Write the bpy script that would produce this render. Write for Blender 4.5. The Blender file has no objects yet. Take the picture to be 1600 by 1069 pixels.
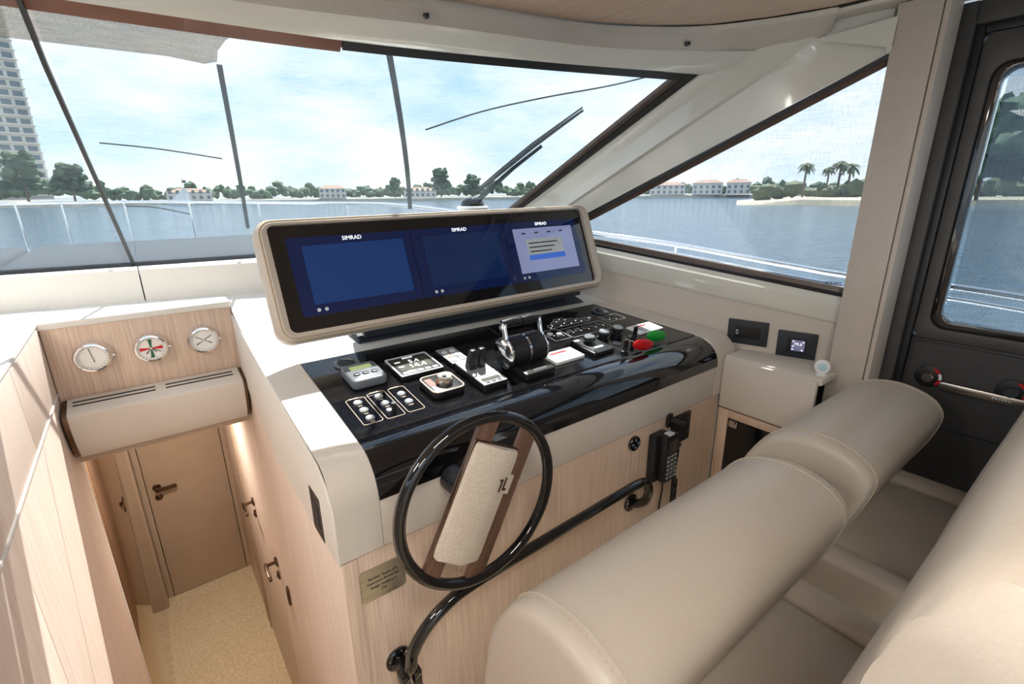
import bpy, bmesh, math, random
from mathutils import Vector, Matrix, noise
random.seed(7)
sc = bpy.context.scene
COL = sc.collection
PI = math.pi
# ------------------------------------------------------------------ camera
cam_d = bpy.data.cameras.new('camera'); cam = bpy.data.objects.new('camera', cam_d); COL.objects.link(cam)
cam_d.sensor_width = 36.0; cam_d.lens = 757.0/1600*36; cam_d.clip_start = 0.02; cam_d.clip_end = 5000
yaw, pitch, roll = math.radians(37.3), math.radians(17.2), math.radians(-0.6)
fw = Vector((math.sin(yaw)*math.cos(pitch), math.cos(yaw)*math.cos(pitch), -math.sin(pitch)))
rt = Vector((math.cos(yaw), -math.sin(yaw), 0)); up = rt.cross(fw)
r2 = rt*math.cos(roll)+up*math.sin(roll); u2 = -rt*math.sin(roll)+up*math.cos(roll)
m = Matrix((r2, u2, -fw)).transposed().to_4x4(); m.translation = (0, 0, 1.6)
cam.matrix_world = m; sc.camera = cam
# ------------------------------------------------------------------ world, sun, exposure
sc.view_settings.view_transform = 'Standard'; sc.view_settings.look = 'None'
sc.view_settings.gamma = 1; sc.view_settings.use_curve_mapping = False
sc.view_settings.exposure = 0.85
SKY = 0.8
SUN = Vector((0.36, 0.50, 1.0)); SUN_E = 6.0
w = bpy.data.worlds.new('World'); sc.world = w; w.use_nodes = True
nt = w.node_tree; nt.nodes.clear()
N = nt.nodes.new; L = nt.links.new
o_ = N('ShaderNodeOutputWorld'); bg = N('ShaderNodeBackground'); tc = N('ShaderNodeTexCoord')
sep = N('ShaderNodeSeparateXYZ'); L(tc.outputs['Generated'], sep.inputs[0])
ramp = N('ShaderNodeValToRGB'); L(sep.outputs['Z'], ramp.inputs[0])
ramp.color_ramp.elements[0].position = 0.0; ramp.color_ramp.elements[0].color = (.72, .86, .97, 1)
ramp.color_ramp.elements[1].position = 0.8; ramp.color_ramp.elements[1].color = (.22, .45, .85, 1)
e = ramp.color_ramp.elements.new(.25); e.color = (.42, .68, .95, 1)
mp = N('ShaderNodeMapping'); mp.inputs['Scale'].default_value = (1.6, 1.6, 4.5); L(tc.outputs['Generated'], mp.inputs[0])
nz = N('ShaderNodeTexNoise'); nz.inputs['Scale'].default_value = 1.7; nz.inputs['Detail'].default_value = 7; nz.inputs['Roughness'].default_value = .58
L(mp.outputs[0], nz.inputs['Vector'])
cr = N('ShaderNodeValToRGB'); L(nz.outputs['Fac'], cr.inputs[0])
cr.color_ramp.elements[0].position = .36; cr.color_ramp.elements[1].position = .58
mx = N('ShaderNodeMixRGB'); L(cr.outputs[0], mx.inputs[0]); L(ramp.outputs[0], mx.inputs[1]); mx.inputs[2].default_value = (1, 1, 1, 1)
L(mx.outputs[0], bg.inputs[0]); bg.inputs[1].default_value = SKY; L(bg.outputs[0], o_.inputs[0])
sd = bpy.data.lights.new('sun', 'SUN'); sd.energy = SUN_E; sd.angle = math.radians(.6); sd.color = (1, .95, .87)
so = bpy.data.objects.new('sun', sd); COL.objects.link(so); so.rotation_euler = (-SUN).to_track_quat('-Z', 'Y').to_euler(); so.location = (1, 3, 8)

# ------------------------------------------------------------------ materials
def lin(v): v /= 255; return v/12.92 if v <= .04045 else ((v+.055)/1.055)**2.4
def C(r, g, b): return (lin(r), lin(g), lin(b), 1)
def mat(name, col, rough=.5, metal=0, col2=None, scale=(40, 40, 40), bump=0, detail=3, coat=0, spec=.5, contrast=(.35, .65), emit=None, es=0, sheen=0):
    m = bpy.data.materials.new(name); m.use_nodes = True; t = m.node_tree; b = t.nodes['Principled BSDF']
    b.inputs['Base Color'].default_value = col; b.inputs['Roughness'].default_value = rough; b.inputs['Metallic'].default_value = metal
    b.inputs['Specular IOR Level'].default_value = spec; b.inputs['Coat Weight'].default_value = coat; b.inputs['Coat Roughness'].default_value = .03
    b.inputs['Sheen Weight'].default_value = sheen
    if emit: b.inputs['Emission Color'].default_value = emit; b.inputs['Emission Strength'].default_value = es
    if col2 or bump:
        tc = t.nodes.new('ShaderNodeTexCoord'); mp = t.nodes.new('ShaderNodeMapping'); mp.inputs['Scale'].default_value = scale
        nz = t.nodes.new('ShaderNodeTexNoise'); nz.inputs['Scale'].default_value = 1; nz.inputs['Detail'].default_value = detail
        t.links.new(tc.outputs['Object'], mp.inputs[0]); t.links.new(mp.outputs[0], nz.inputs['Vector'])
        if col2:
            r = t.nodes.new('ShaderNodeValToRGB'); r.color_ramp.elements[0].position = contrast[0]; r.color_ramp.elements[1].position = contrast[1]
            r.color_ramp.elements[0].color = col; r.color_ramp.elements[1].color = col2
            t.links.new(nz.outputs['Fac'], r.inputs[0]); t.links.new(r.outputs[0], b.inputs['Base Color'])
        if bump:
            bp = t.nodes.new('ShaderNodeBump'); bp.inputs['Strength'].default_value = bump; bp.inputs['Distance'].default_value = .002
            t.links.new(nz.outputs['Fac'], bp.inputs['Height']); t.links.new(bp.outputs[0], b.inputs['Normal'])
    return m
def mat_film(name, base, alpha, streak, rough_gloss=None, tint=(1, 1, 1, 1), dots=0):
    """thin see-through sheet: transparent + cloth (diffuse and translucent), weave gives the density"""
    m = bpy.data.materials.new(name); m.use_nodes = True; t = m.node_tree; t.nodes.clear(); n = t.nodes.new; l = t.links.new
    out = n('ShaderNodeOutputMaterial'); tr = n('ShaderNodeBsdfTransparent'); tr.inputs[0].default_value = tint
    df = n('ShaderNodeBsdfDiffuse'); df.inputs[0].default_value = base; tl = n('ShaderNodeBsdfTranslucent'); tl.inputs[0].default_value = base
    mm = n('ShaderNodeMixShader'); mm.inputs[0].default_value = .35; l(df.outputs[0], mm.inputs[1]); l(tl.outputs[0], mm.inputs[2])
    tc = n('ShaderNodeTexCoord')
    acc = None
    for sc_ in ((260, 260, 12), (14, 14, 300)):
        mp = n('ShaderNodeMapping'); mp.inputs['Scale'].default_value = sc_; l(tc.outputs['Object'], mp.inputs[0])
        nz = n('ShaderNodeTexNoise'); nz.inputs['Scale'].default_value = 1; nz.inputs['Detail'].default_value = 2; l(mp.outputs[0], nz.inputs['Vector'])
        if acc is None: acc = nz.outputs['Fac']
        else:
            ad = n('ShaderNodeMath'); ad.operation = 'ADD'; l(acc, ad.inputs[0]); l(nz.outputs['Fac'], ad.inputs[1]); acc = ad.outputs[0]
    mr = n('ShaderNodeMapRange'); mr.inputs[1].default_value = .65; mr.inputs[2].default_value = 1.35
    mr.inputs[3].default_value = alpha-streak; mr.inputs[4].default_value = alpha+streak; l(acc, mr.inputs[0])
    fac = mr.outputs[0]
    if dots:
        vo = n('ShaderNodeTexVoronoi'); vo.inputs['Scale'].default_value = dots; vo.inputs['Randomness'].default_value = 0.15; l(tc.outputs['Object'], vo.inputs['Vector'])
        m2 = n('ShaderNodeMapRange'); m2.inputs[1].default_value = .25; m2.inputs[2].default_value = .5; m2.inputs[3].default_value = -.12; m2.inputs[4].default_value = .2
        l(vo.outputs['Distance'], m2.inputs[0]); ad = n('ShaderNodeMath'); ad.operation = 'ADD'; ad.use_clamp = True
        l(fac, ad.inputs[0]); l(m2.outputs[0], ad.inputs[1]); fac = ad.outputs[0]
    ms = n('ShaderNodeMixShader'); l(fac, ms.inputs[0]); l(tr.outputs[0], ms.inputs[1]); l(mm.outputs[0], ms.inputs[2]); l(ms.outputs[0], out.inputs[0])
    return m
def mat_glass(name, tint, k=.05):
    m = bpy.data.materials.new(name); m.use_nodes = True; t = m.node_tree; t.nodes.clear(); n = t.nodes.new; l = t.links.new
    out = n('ShaderNodeOutputMaterial'); tr = n('ShaderNodeBsdfTransparent'); tr.inputs[0].default_value = tint
    gl = n('ShaderNodeBsdfGlossy'); gl.inputs['Roughness'].default_value = .01; gl.inputs[0].default_value = (.9, .95, 1, 1)
    lw = n('ShaderNodeLayerWeight'); lw.inputs[0].default_value = .5
    pw = n('ShaderNodeMath'); pw.operation = 'POWER'; l(lw.outputs['Facing'], pw.inputs[0]); pw.inputs[1].default_value = 4.5
    mr = n('ShaderNodeMapRange'); l(pw.outputs[0], mr.inputs[0]); mr.inputs[3].default_value = .006; mr.inputs[4].default_value = .45
    ms = n('ShaderNodeMixShader'); l(mr.outputs[0], ms.inputs[0]); l(tr.outputs[0], ms.inputs[1]); l(gl.outputs[0], ms.inputs[2]); l(ms.outputs[0], out.inputs[0])
    return m
M = dict(
 wood=mat('veneer', C(224, 200, 180), .5, col2=C(201, 175, 155), scale=(240, 240, 4), bump=.15, detail=4),
 woodc=mat('ceiling_veneer', C(196, 172, 152), .5, col2=C(170, 146, 128), scale=(260, 6, 260), bump=.15, detail=4),
 woodside=mat('pale_panel', C(233, 216, 204), .45, col2=C(224, 204, 191), scale=(60, 60, 3), bump=.05),
 fabric=mat('woven_fabric', C(218, 210, 200), .8, col2=C(206, 197, 187), scale=(700, 700, 700), bump=.35, sheen=.1),
 fabric_w=mat('light_vinyl', C(232, 228, 221), .6, col2=C(222, 217, 209), scale=(500, 500, 500), bump=.2),
 hubfab=mat('hub_weave', C(226, 214, 198), .75, col2=C(196, 182, 165), scale=(420, 420, 420), bump=.8),
 leather=mat('leather', C(190, 179, 166), .40, col2=C(187, 175, 161), scale=(260, 260, 260), bump=.10, spec=.45),
 stitch=mat('thread', C(198, 180, 156), .8, col2=C(186, 168, 144), scale=(300,)*3),
 gel=mat('gloss_cream', C(222, 221, 212), .12, col2=C(219, 218, 209), scale=(5,)*3, coat=.4),
 satin=mat('satin_cream', C(200, 194, 184), .45, col2=C(197, 191, 181), scale=(30,)*3),
 putty=mat('putty_panel', C(196, 186, 176), .5, col2=C(192, 182, 172), scale=(30,)*3),
 black=mat('piano_black', (.004, .0045, .006, 1), .05, col2=(.0055, .006, .008, 1), scale=(20,)*3, coat=.6),
 dust=mat('dash_black', (.006, .006, .007, 1), .09, col2=(.5, .5, .52, 1), scale=(800,)*3, contrast=(.71, .80), detail=1),
 bplastic=mat('black_plastic', C(26, 27, 30), .38, col2=C(30, 31, 34), scale=(90,)*3),
 greyplastic=mat('grey_plastic', C(105, 112, 120), .42, col2=C(98, 105, 113), scale=(80,)*3),
 anth=mat('anthracite', C(44, 50, 58), .42, col2=C(48, 54, 62), scale=(60,)*3),
 door=mat('door_grey', C(72, 70, 69), .5, col2=C(66, 65, 65), scale=(20,)*3, bump=.05),
 doorlow=mat('door_panel', C(50, 49, 50), .55, col2=C(46, 45, 46), scale=(20,)*3),
 seal=mat('rubber_seal', C(24, 26, 30), .45, col2=C(28, 30, 34), scale=(40,)*3),
 brownseal=mat('brown_seal', C(92, 74, 64), .35, col2=C(80, 64, 56), scale=(25,)*3),
 redbrown=mat('red_brown', C(140, 88, 70), .45, col2=C(120, 74, 58), scale=(6,)*3),
 chrome=mat('chrome', (.86, .86, .87, 1), .07, 1, col2=(.82, .82, .84, 1), scale=(9,)*3),
 steel=mat('brushed_steel', (.62, .58, .52, 1), .25, 1, col2=(.52, .48, .43, 1), scale=(10, 10, 300)),
 bronze=mat('bronze_metal', C(120, 98, 82), .25, 1, col2=C(105, 85, 70), scale=(40,)*3),
 walnut=mat('walnut', C(122, 92, 76), .45, col2=C(92, 66, 54), scale=(240, 240, 5), bump=.1),
 white=mat('white_plastic', C(238, 240, 240), .35, col2=C(232, 234, 235), scale=(50,)*3),
 dial=mat('dial_face', C(240, 238, 234), .4, col2=C(235, 233, 229), scale=(50,)*3),
 red=mat('red', C(205, 22, 30), .35, col2=C(195, 20, 28), scale=(60,)*3),
 green=mat('green', C(30, 165, 60), .35, col2=C(26, 155, 55), scale=(60,)*3),
 dgreen=mat('dial_green', C(30, 100, 70), .4, col2=C(28, 95, 66), scale=(60,)*3),
 ink=mat('ink', C(45, 45, 48), .6, col2=C(40, 40, 43), scale=(60,)*3),
 paleline=mat('pale_print', C(214, 190, 168), .5, col2=C(205, 182, 160), scale=(60,)*3),
 whiteline=mat('white_print', C(205, 210, 214), .5, col2=C(196, 202, 206), scale=(60,)*3),
 button=mat('button_silver', C(190, 193, 196), .28, .5, col2=C(180, 183, 186), scale=(60,)*3),
 carpet=mat('carpet', C(238, 222, 190), .95, col2=C(204, 184, 146), scale=(130,)*3, bump=.9, contrast=(.3, .7)),
 lower=mat('lower_lacquer', C(190, 168, 146), .4, col2=C(186, 164, 142), scale=(12,)*3),
 mirror=mat('tinted_mirror', C(196, 170, 146), .03, 1, col2=C(192, 166, 142), scale=(3,)*3),
 lcd=mat('lcd_green', C(170, 185, 130), .4, col2=C(165, 180, 126), scale=(30,)*3, emit=C(170, 190, 130), es=.25),
 lcdk=mat('lcd_olive', C(70, 72, 58), .3, col2=C(66, 68, 54), scale=(30,)*3),
 scr=mat('screen_navy', (.004, .018, .075, 1), .04, col2=(.005, .02, .08, 1), scale=(2,)*3, emit=(.005, .024, .095, 1), es=.5),
 scrb=mat('screen_border', (.002, .006, .028, 1), .04, col2=(.0025, .007, .03, 1), scale=(2,)*3, emit=(.003, .008, .04, 1), es=.45),
 scr2=mat('screen_dim', (.003, .009, .032, 1), .04, col2=(.0035, .010, .035, 1), scale=(2,)*3, emit=(.004, .013, .05, 1), es=.5),
 scr3=mat('screen_page', C(120, 128, 160), .05, col2=C(116, 124, 156), scale=(3,)*3, emit=C(120, 128, 165), es=.35),
 scrbar=mat('screen_bar', C(40, 80, 160), .05, col2=C(38, 76, 152), scale=(3,)*3, emit=C(40, 85, 175), es=.4),
 glow=mat('lit_text', C(235, 240, 245), .4, col2=C(230, 236, 242), scale=(30,)*3, emit=C(230, 238, 245), es=.7),
 thermo=mat('thermo_screen', C(110, 105, 130), .2, col2=C(100, 100, 125), scale=(30,)*3, emit=C(105, 105, 135), es=.4),
 glassblack=mat('dark_glass', (.006, .006, .007, 1), .03, col2=(.008, .008, .009, 1), scale=(5,)*3, coat=.5),
 lightcyan=mat('sensor_blue', C(190, 225, 238), .4, col2=C(180, 218, 232), scale=(40,)*3),
 deckpad=mat('deck_cushion', C(42, 50, 62), .85, col2=C(36, 44, 56), scale=(8, 8, 8), bump=.1),
 hull=mat('white_hull', C(225, 228, 230), .3, col2=C(220, 223, 226), scale=(2,)*3),
 leaf=mat('foliage', C(84, 108, 82), .85, col2=C(52, 76, 54), scale=(.35,)*3, detail=5),
 leaf2=mat('palm_leaf', C(96, 104, 72), .85, col2=C(70, 80, 54), scale=(.6,)*3),
 sand=mat('sand_bank', C(196, 186, 160), .9, col2=C(176, 168, 142), scale=(.1,)*3),
 stone=mat('seawall', C(150, 150, 142), .9, col2=C(126, 128, 122), scale=(.3,)*3),
 trunk=mat('palm_trunk', C(120, 104, 88), .9, col2=C(100, 86, 72), scale=(2,)*3),
 house=mat('house_wall', C(226, 220, 208), .8, col2=C(215, 208, 196), scale=(.3,)*3),
 roof=mat('house_roof', C(156, 138, 126), .8, col2=C(160, 124, 104), scale=(.5,)*3),
 pane=mat('far_window', C(96, 116, 128), .2, col2=C(88, 108, 120), scale=(.5,)*3),
 tower=mat('tower_wall', C(214, 210, 204), .8, col2=C(204, 200, 194), scale=(.05,)*3),
 wiper=mat('wiper_rubber', C(52, 60, 64), .6, col2=C(46, 54, 58), scale=(50,)*3),
 glass=mat_glass('window_glass', (.93, .96, .97, 1)),
 doorglass=mat_glass('door_glass', (.80, .86, .90, 1)),
 mesh=mat_film('sunshade_mesh', C(112, 119, 124), .18, .09),
 mesh2=mat_film('sunshade_mesh_side', C(176, 182, 196), .24, .14),
 meshdoor=mat_film('sunshade_mesh_door', C(158, 166, 172), .42, .06, dots=230),
 glassreflect=mat_film('painted_reflection', C(150, 142, 130), .55, .05),
 strap=mat_film('strap_web', C(96, 100, 102), .80, .05),
)
# water
wm = bpy.data.materials.new('water'); wm.use_nodes = True; t = wm.node_tree; b = t.nodes['Principled BSDF']
b.inputs['Base Color'].default_value = C(56, 82, 102); b.inputs['Roughness'].default_value = .12; b.inputs['Specular IOR Level'].default_value = .4
tc = t.nodes.new('ShaderNodeTexCoord'); mp = t.nodes.new('ShaderNodeMapping'); mp.inputs['Scale'].default_value = (.7, .7, .7)
nz = t.nodes.new('ShaderNodeTexNoise'); nz.inputs['Scale'].default_value = 1; nz.inputs['Detail'].default_value = 5
bp = t.nodes.new('ShaderNodeBump'); bp.inputs['Strength'].default_value = .9; bp.inputs['Distance'].default_value = .6
t.links.new(tc.outputs['Object'], mp.inputs[0]); t.links.new(mp.outputs[0], nz.inputs['Vector']); t.links.new(nz.outputs['Fac'], bp.inputs['Height']); t.links.new(bp.outputs[0], b.inputs['Normal'])
M['water'] = wm

# ------------------------------------------------------------------ mesh helpers
class MB:
    def __init__(s): s.v = []; s.f = []
    def add(s, vs, fs):
        k = len(s.v); s.v += [tuple(v) for v in vs]; s.f += [tuple(i+k for i in f) for f in fs]; return s
    def box(s, x0, x1, y0, y1, z0, z1):
        return s.add([(x0,y0,z0),(x1,y0,z0),(x1,y1,z0),(x0,y1,z0),(x0,y0,z1),(x1,y0,z1),(x1,y1,z1),(x0,y1,z1)],
                     [(3,2,1,0),(4,5,6,7),(0,1,5,4),(1,2,6,5),(2,3,7,6),(3,0,4,7)])
    def loft(s, rings, closed=True, caps=True):
        n = len(rings[0]); vs = [p for r in rings for p in r]; fs = []
        for i in range(len(rings)-1):
            for j in range(n if closed else n-1):
                j2 = (j+1) % n; fs.append((i*n+j, i*n+j2, (i+1)*n+j2, (i+1)*n+j))
        if caps and closed:
            fs.append(tuple(reversed(range(n)))); fs.append(tuple(range((len(rings)-1)*n, len(rings)*n)))
        return s.add(vs, fs)
    def tube(s, pts, r, seg=10, closed=False, caps=True):
        pts = [Vector(p) for p in pts]; n = len(pts); rings = []
        prev = None
        for i, p in enumerate(pts):
            if closed: d = pts[(i+1) % n]-pts[i-1]
            else: d = pts[min(i+1, n-1)]-pts[max(i-1, 0)]
            d.normalize()
            if prev is None:
                a = Vector((0, 0, 1)) if abs(d.z) < .9 else Vector((1, 0, 0)); u = d.cross(a).normalized()
            else:
                u = (prev-d*prev.dot(d)).normalized()
            prev = u; v = d.cross(u); rr = r[i] if isinstance(r, (list, tuple)) else r
            rings.append([p+(u*math.cos(2*PI*k/seg)+v*math.sin(2*PI*k/seg))*rr for k in range(seg)])
        if closed: rings.append(rings[0]); return s.loft(rings, True, False)
        return s.loft(rings, True, caps)
    def lathe(s, prof, c=(0, 0, 0), axis='z', seg=24, caps=True):
        """prof: (radius, height) list"""
        rings = []
        for r, h in prof:
            ring = []
            for k in range(seg):
                a = 2*PI*k/seg; x, y = r*math.cos(a), r*math.sin(a)
                p = {'z': (x, y, h), 'y': (x, -h, y), 'x': (-h, x, y)}[axis]
                ring.append((c[0]+p[0], c[1]+p[1], c[2]+p[2]))
            rings.append(ring)
        return s.loft(rings, True, caps)
    def prism(s, poly, a, b, axis='x'):
        f = {'x': lambda p, h: (h, p[0], p[1]), 'y': lambda p, h: (p[0], h, p[1]), 'z': lambda p, h: (p[0], p[1], h)}[axis]
        return s.loft([[f(p, a) for p in poly], [f(p, b) for p in poly]])
    def grid(s, rows):
        return s.loft(rows, False, False)
    def build(s, name, m, parent=None, bevel=0, smooth=True, seg=2, angle=35):
        me = bpy.data.meshes.new(name); me.from_pydata(s.v, [], s.f); me.update()
        bm = bmesh.new(); bm.from_mesh(me); bmesh.ops.remove_doubles(bm, verts=bm.verts, dist=1e-6); bmesh.ops.recalc_face_normals(bm, faces=bm.faces)
        if bevel:
            es = [e for e in bm.edges if len(e.link_faces) == 2 and e.calc_face_angle(0) > math.radians(angle)]
            bmesh.ops.bevel(bm, geom=es, offset=bevel, segments=seg, profile=.5, affect='EDGES', clamp_overlap=True)
        bm.to_mesh(me); bm.free()
        if smooth:
            me.polygons.foreach_set('use_smooth', [True]*len(me.polygons)); me.set_sharp_from_angle(angle=math.radians(40))
        me.materials.append(M[m] if isinstance(m, str) else m)
        o = bpy.data.objects.new(name, me); COL.objects.link(o)
        if parent: o.parent = parent
        return o
def tag(o, label=None, cat=None, group=None, kind=None):
    if label: o['label'] = label
    if cat: o['category'] = cat
    if group: o['group'] = group
    if kind: o['kind'] = kind
    return o
def thing(name, label, cat, mat4=None, group=None, kind=None):
    o = bpy.data.objects.new(name, None); o.empty_display_size = .05; COL.objects.link(o)
    if mat4 is not None: o.matrix_world = mat4
    return tag(o, label, cat, group, kind)
def T(x, y, z): return Matrix.Translation((x, y, z))
def rr(x0, x1, y0, y1, r, n=4):
    """rounded rectangle outline, counter clockwise"""
    p = []
    for cx, cy, a0 in ((x1-r, y0+r, -90), (x1-r, y1-r, 0), (x0+r, y1-r, 90), (x0+r, y0+r, 180)):
        for k in range(n+1):
            a = math.radians(a0+90*k/n); p.append((cx+r*math.cos(a), cy+r*math.sin(a)))
    return p
def frame(outer, inner, a, b, axis='z'):
    f = {'x': lambda p, h: (h, p[0], p[1]), 'y': lambda p, h: (p[0], h, p[1]), 'z': lambda p, h: (p[0], p[1], h)}[axis]
    mb = MB(); R = [[f(p, a) for p in outer], [f(p, b) for p in outer], [f(p, b) for p in inner], [f(p, a) for p in inner]]
    R.append(R[0]); return mb.loft(R, True, False)
def text(s, size, m, mt, parent=None, name='lettering', align='CENTER', depth=.0004):
    cu = bpy.data.curves.new(name, 'FONT'); cu.body = s; cu.size = size; cu.align_x = align; cu.align_y = 'CENTER'; cu.extrude = depth; cu.resolution_u = 2
    o = bpy.data.objects.new(name, cu); COL.objects.link(o)
    dg = bpy.context.evaluated_depsgraph_get(); me = bpy.data.meshes.new_from_object(o.evaluated_get(dg)); bpy.data.objects.remove(o)
    me.materials.clear(); me.materials.append(M[mt]); o = bpy.data.objects.new(name, me); COL.objects.link(o)
    if parent: o.parent = parent
    o.matrix_local = m
    return o
def spline(pts, n=8):
    """Catmull-Rom through points"""
    P = [Vector(p) for p in pts]; out = []
    for i in range(len(P)-1):
        p0, p1, p2, p3 = P[max(i-1, 0)], P[i], P[i+1], P[min(i+2, len(P)-1)]
        for k in range(n):
            t = k/n; out.append(.5*((2*p1)+(p2-p0)*t+(2*p0-5*p1+4*p2-p3)*t*t+(3*p1-p0-3*p2+p3)*t**3))
    out.append(P[-1]); return out

# ================================================================== SETTING: windscreen surface
WB = [Vector(p) for p in ((-2.4,2.50,1.315),(-1.2,2.70,1.315),(-.44,2.67,1.315),(.10,2.61,1.315),(.60,2.545,1.318),(1.1,2.48,1.322),(1.6,2.41,1.33))]
WT = [Vector(p) for p in ((-2.5,1.3,2.04),(-1.25,1.66,2.04),(-.5,1.68,2.04),(.05,1.66,2.04),(.61,1.61,2.04),(1.2,1.47,2.04),(1.86,1.23,2.033))]
WSB, WST = spline(WB, 8), spline(WT, 8)
def ws(s, t, off=0):
    """point on the windscreen: s 0..6 across, t 0 bottom .. 1 top; off = metres outwards"""
    k = s*8; i = min(int(k), 47); f = k-i
    p = (WSB[i].lerp(WSB[i+1], f)).lerp(WST[i].lerp(WST[i+1], f), t)
    a = WST[i]-WSB[i]; b = WSB[i+1]-WSB[i]; n = b.cross(a).normalized()
    if n.y < 0: n = -n
    return p+n*off
def wsgrid(s0, s1, t0, t1, off, ns=24, nt=4):
    return [[ws(s0+(s1-s0)*i/ns, t0+(t1-t0)*j/nt, off) for j in range(nt+1)] for i in range(ns+1)]
def wsslab(name, m, s0, s1, t0, t1, o0, o1, parent, ns=24, nt=2):
    mb = MB(); rings = []
    for i in range(ns+1):
        s = s0+(s1-s0)*i/ns
        rings.append([ws(s, t0, o0), ws(s, t1, o0), ws(s, t1, o1), ws(s, t0, o1)])
    return mb.loft(rings).build(name, m, parent)
W1 = thing('window_1', 'raked windscreen behind a pale woven sunshade, ahead of the helm', None, kind='structure')
for s0, s1 in ((0, 2.70), (2.735, 6)):
    wsslab('pane', 'glass', s0, s1, 0, 1, 0, .008, W1)
mb = MB(); mb.grid(wsgrid(0, 6, -.01, .972, .03, 48)); mb.build('sunshade_mesh', 'mesh', W1)
# black joint between the panes
rings = []
for k in range(13):
    t = k/12; s = 2.76-.055*min(1, t*1.2)
    rings.append([ws(s-.010, t, -.004), ws(s+.010, t, -.004), ws(s+.010, t, .012), ws(s-.010, t, .012)])
MB().loft(rings).build('joint_seal', 'seal', W1)
# edge bands: dark border along the right edge and the top, brown reflection painted in at the top left
wsslab('edge_seal', 'seal', 5.90, 6.0, 0, 1, -.006, .012, W1, 1)
wsslab('edge_trim', 'brownseal', 5.84, 5.90, 0, 1, -.002, .014, W1, 1)
wsslab('top_band', 'seal', 4.0, 6.0, .972, 1.0, -.004, .012, W1, 16)
wsslab('top_band', 'redbrown', 0.0, 4.0, .955, 1.0, .012, .02, W1, 24)
wsslab('bottom_seal', 'seal', 0, 6, -.012, .008, -.006, .014, W1, 40)
# cloth straps and a translucent panel painting in a glass reflection, outside the sunshade
def wsribbon(name, m, pts, hw, off, parent):
    rings = []
    for s, t in pts: rings.append([ws(s-hw, t, off), ws(s+hw, t, off), ws(s+hw, t, off+.004), ws(s-hw, t, off+.004)])
    return MB().loft(rings).build(name, m, parent)
wsribbon('strap', 'strap', [(3.43+.18*k/6, .86-.70*k/6) for k in range(7)], .014, .034, W1)
wsribbon('strap', 'strap', [(4.25+.70*k/6, .975-.73*k/6) for k in range(7)], .018, .034, W1)
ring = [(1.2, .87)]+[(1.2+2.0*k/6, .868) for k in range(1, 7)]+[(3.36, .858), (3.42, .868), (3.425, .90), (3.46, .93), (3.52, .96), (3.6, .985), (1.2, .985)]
mb = MB(); mb.loft([[ws(s, t, .036) for s, t in ring], [ws(s, t, .039) for s, t in ring]]); mb.build('reflection_panel', 'glassreflect', W1)
def wire(pts, r, parent):
    return MB().tube(spline([ws(s, t, .04) for s, t in pts], 6), r, 6).build('cord', 'wiper', parent)
wire([(4.70, .676), (5.0, .765), (5.29, .836), (5.6, .905), (5.905, .985)], .003, W1)
wire([(2.80, .572), (3.085, .556), (3.43, .522)], .0025, W1)
wire([(2.83, .30), (3.0, .29), (3.2, .25)], .0025, W1)
# ================================================================== SETTING: ceiling, pillar, side window
def V(*a): return Vector(a)
zc = 2.15
woodedge = [(-2.4,1.30),(-1.2,1.60),(-.4,1.63),(.3,1.58),(.878,1.45),(1.319,1.357),(1.56,1.245),(1.72,1.12),(1.82,.96),(1.886,.79),(1.92,.5),(1.92,-1.9),(-2.4,-1.9)]
MB().prism(woodedge, zc, zc+.05, 'z').build('ceiling', 'woodc', None, smooth=False)['kind'] = 'structure'
we = [V(x, y, zc-.004) for x, y in woodedge[:10]]
l2 = [V(-2.45,1.37,2.08), V(-1.22,1.66,2.08), V(-.45,1.66,2.08), V(.28,1.60,2.08), V(.869,1.455,2.08), V(1.326,1.361,2.08), V(1.56,1.27,2.08), V(1.80,1.15,2.085), V(1.945,1.04,2.085), V(1.985,.85,2.09)]
we += [V(1.92,.5,zc-.004), V(1.92,-1.9,zc-.004)]; l2 += [V(2.14,.56,2.14), V(2.24,-1.9,2.14)]
A, B_ = spline(we, 5), spline(l2, 5)
mid = [(a.lerp(b, .5)+V(0, 0, .012)) for a, b in zip(A, B_)]; lip = [a+V(0, 0, -.008)+(b-a).normalized()*.012 for a, b in zip(A, B_)]
up_ = [p+V(0, 0, .08) for p in B_]; upa = [p+V(0, 0, .08) for p in A]
TR = tag(MB().grid([A, lip, mid, B_, up_, upa]).build('trim_1', 'satin'), kind='structure')
# glossy head moulding between cove and windscreen
wtop = [ws(6*k/45, 1.0, -.006) for k in range(46)]
l2w = spline(l2[:9], 6)
def resample(P, n):
    d = [0]
    for a, b in zip(P, P[1:]): d.append(d[-1]+(b-a).length)
    out = []
    for k in range(n):
        x = d[-1]*k/(n-1); i = 0
        while i < len(d)-2 and d[i+1] < x: i += 1
        out.append(P[i].lerp(P[i+1], (x-d[i])/max(1e-9, d[i+1]-d[i])))
    return out
g1, g0 = resample(wtop, 60), resample(l2w, 60)
gm = [a.lerp(b, .45)+V(0, -.005, -.016) for a, b in zip(g0, g1)]; gq = [a.lerp(b, .85)+V(0, -.012, -.012) for a, b in zip(g0, g1)]
MB().grid([g0, gm, gq, g1, [p+V(0, .01, .16) for p in g1]]).build('trim_2', 'gel')['kind'] = 'structure'
for x, y, z in ((.80, 1.468, 2.098), (1.70, 1.20, 2.104)):
    c = thing('clip', 'small black clip on the cream cove near %s' % ('the middle of the windscreen' if x < 1 else 'the corner above the starboard pillar'), 'clip', T(x, y-.02, z), 'black clips on the cove')
    MB().lathe([(.004, .004), (.009, .002), (.009, -.006), (.005, -.011)], seg=12).build('cap', 'bplastic', c); MB().box(-.004, .004, -.012, -.004, -.010, .002).build('hook', 'bplastic', c, .001)
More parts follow.
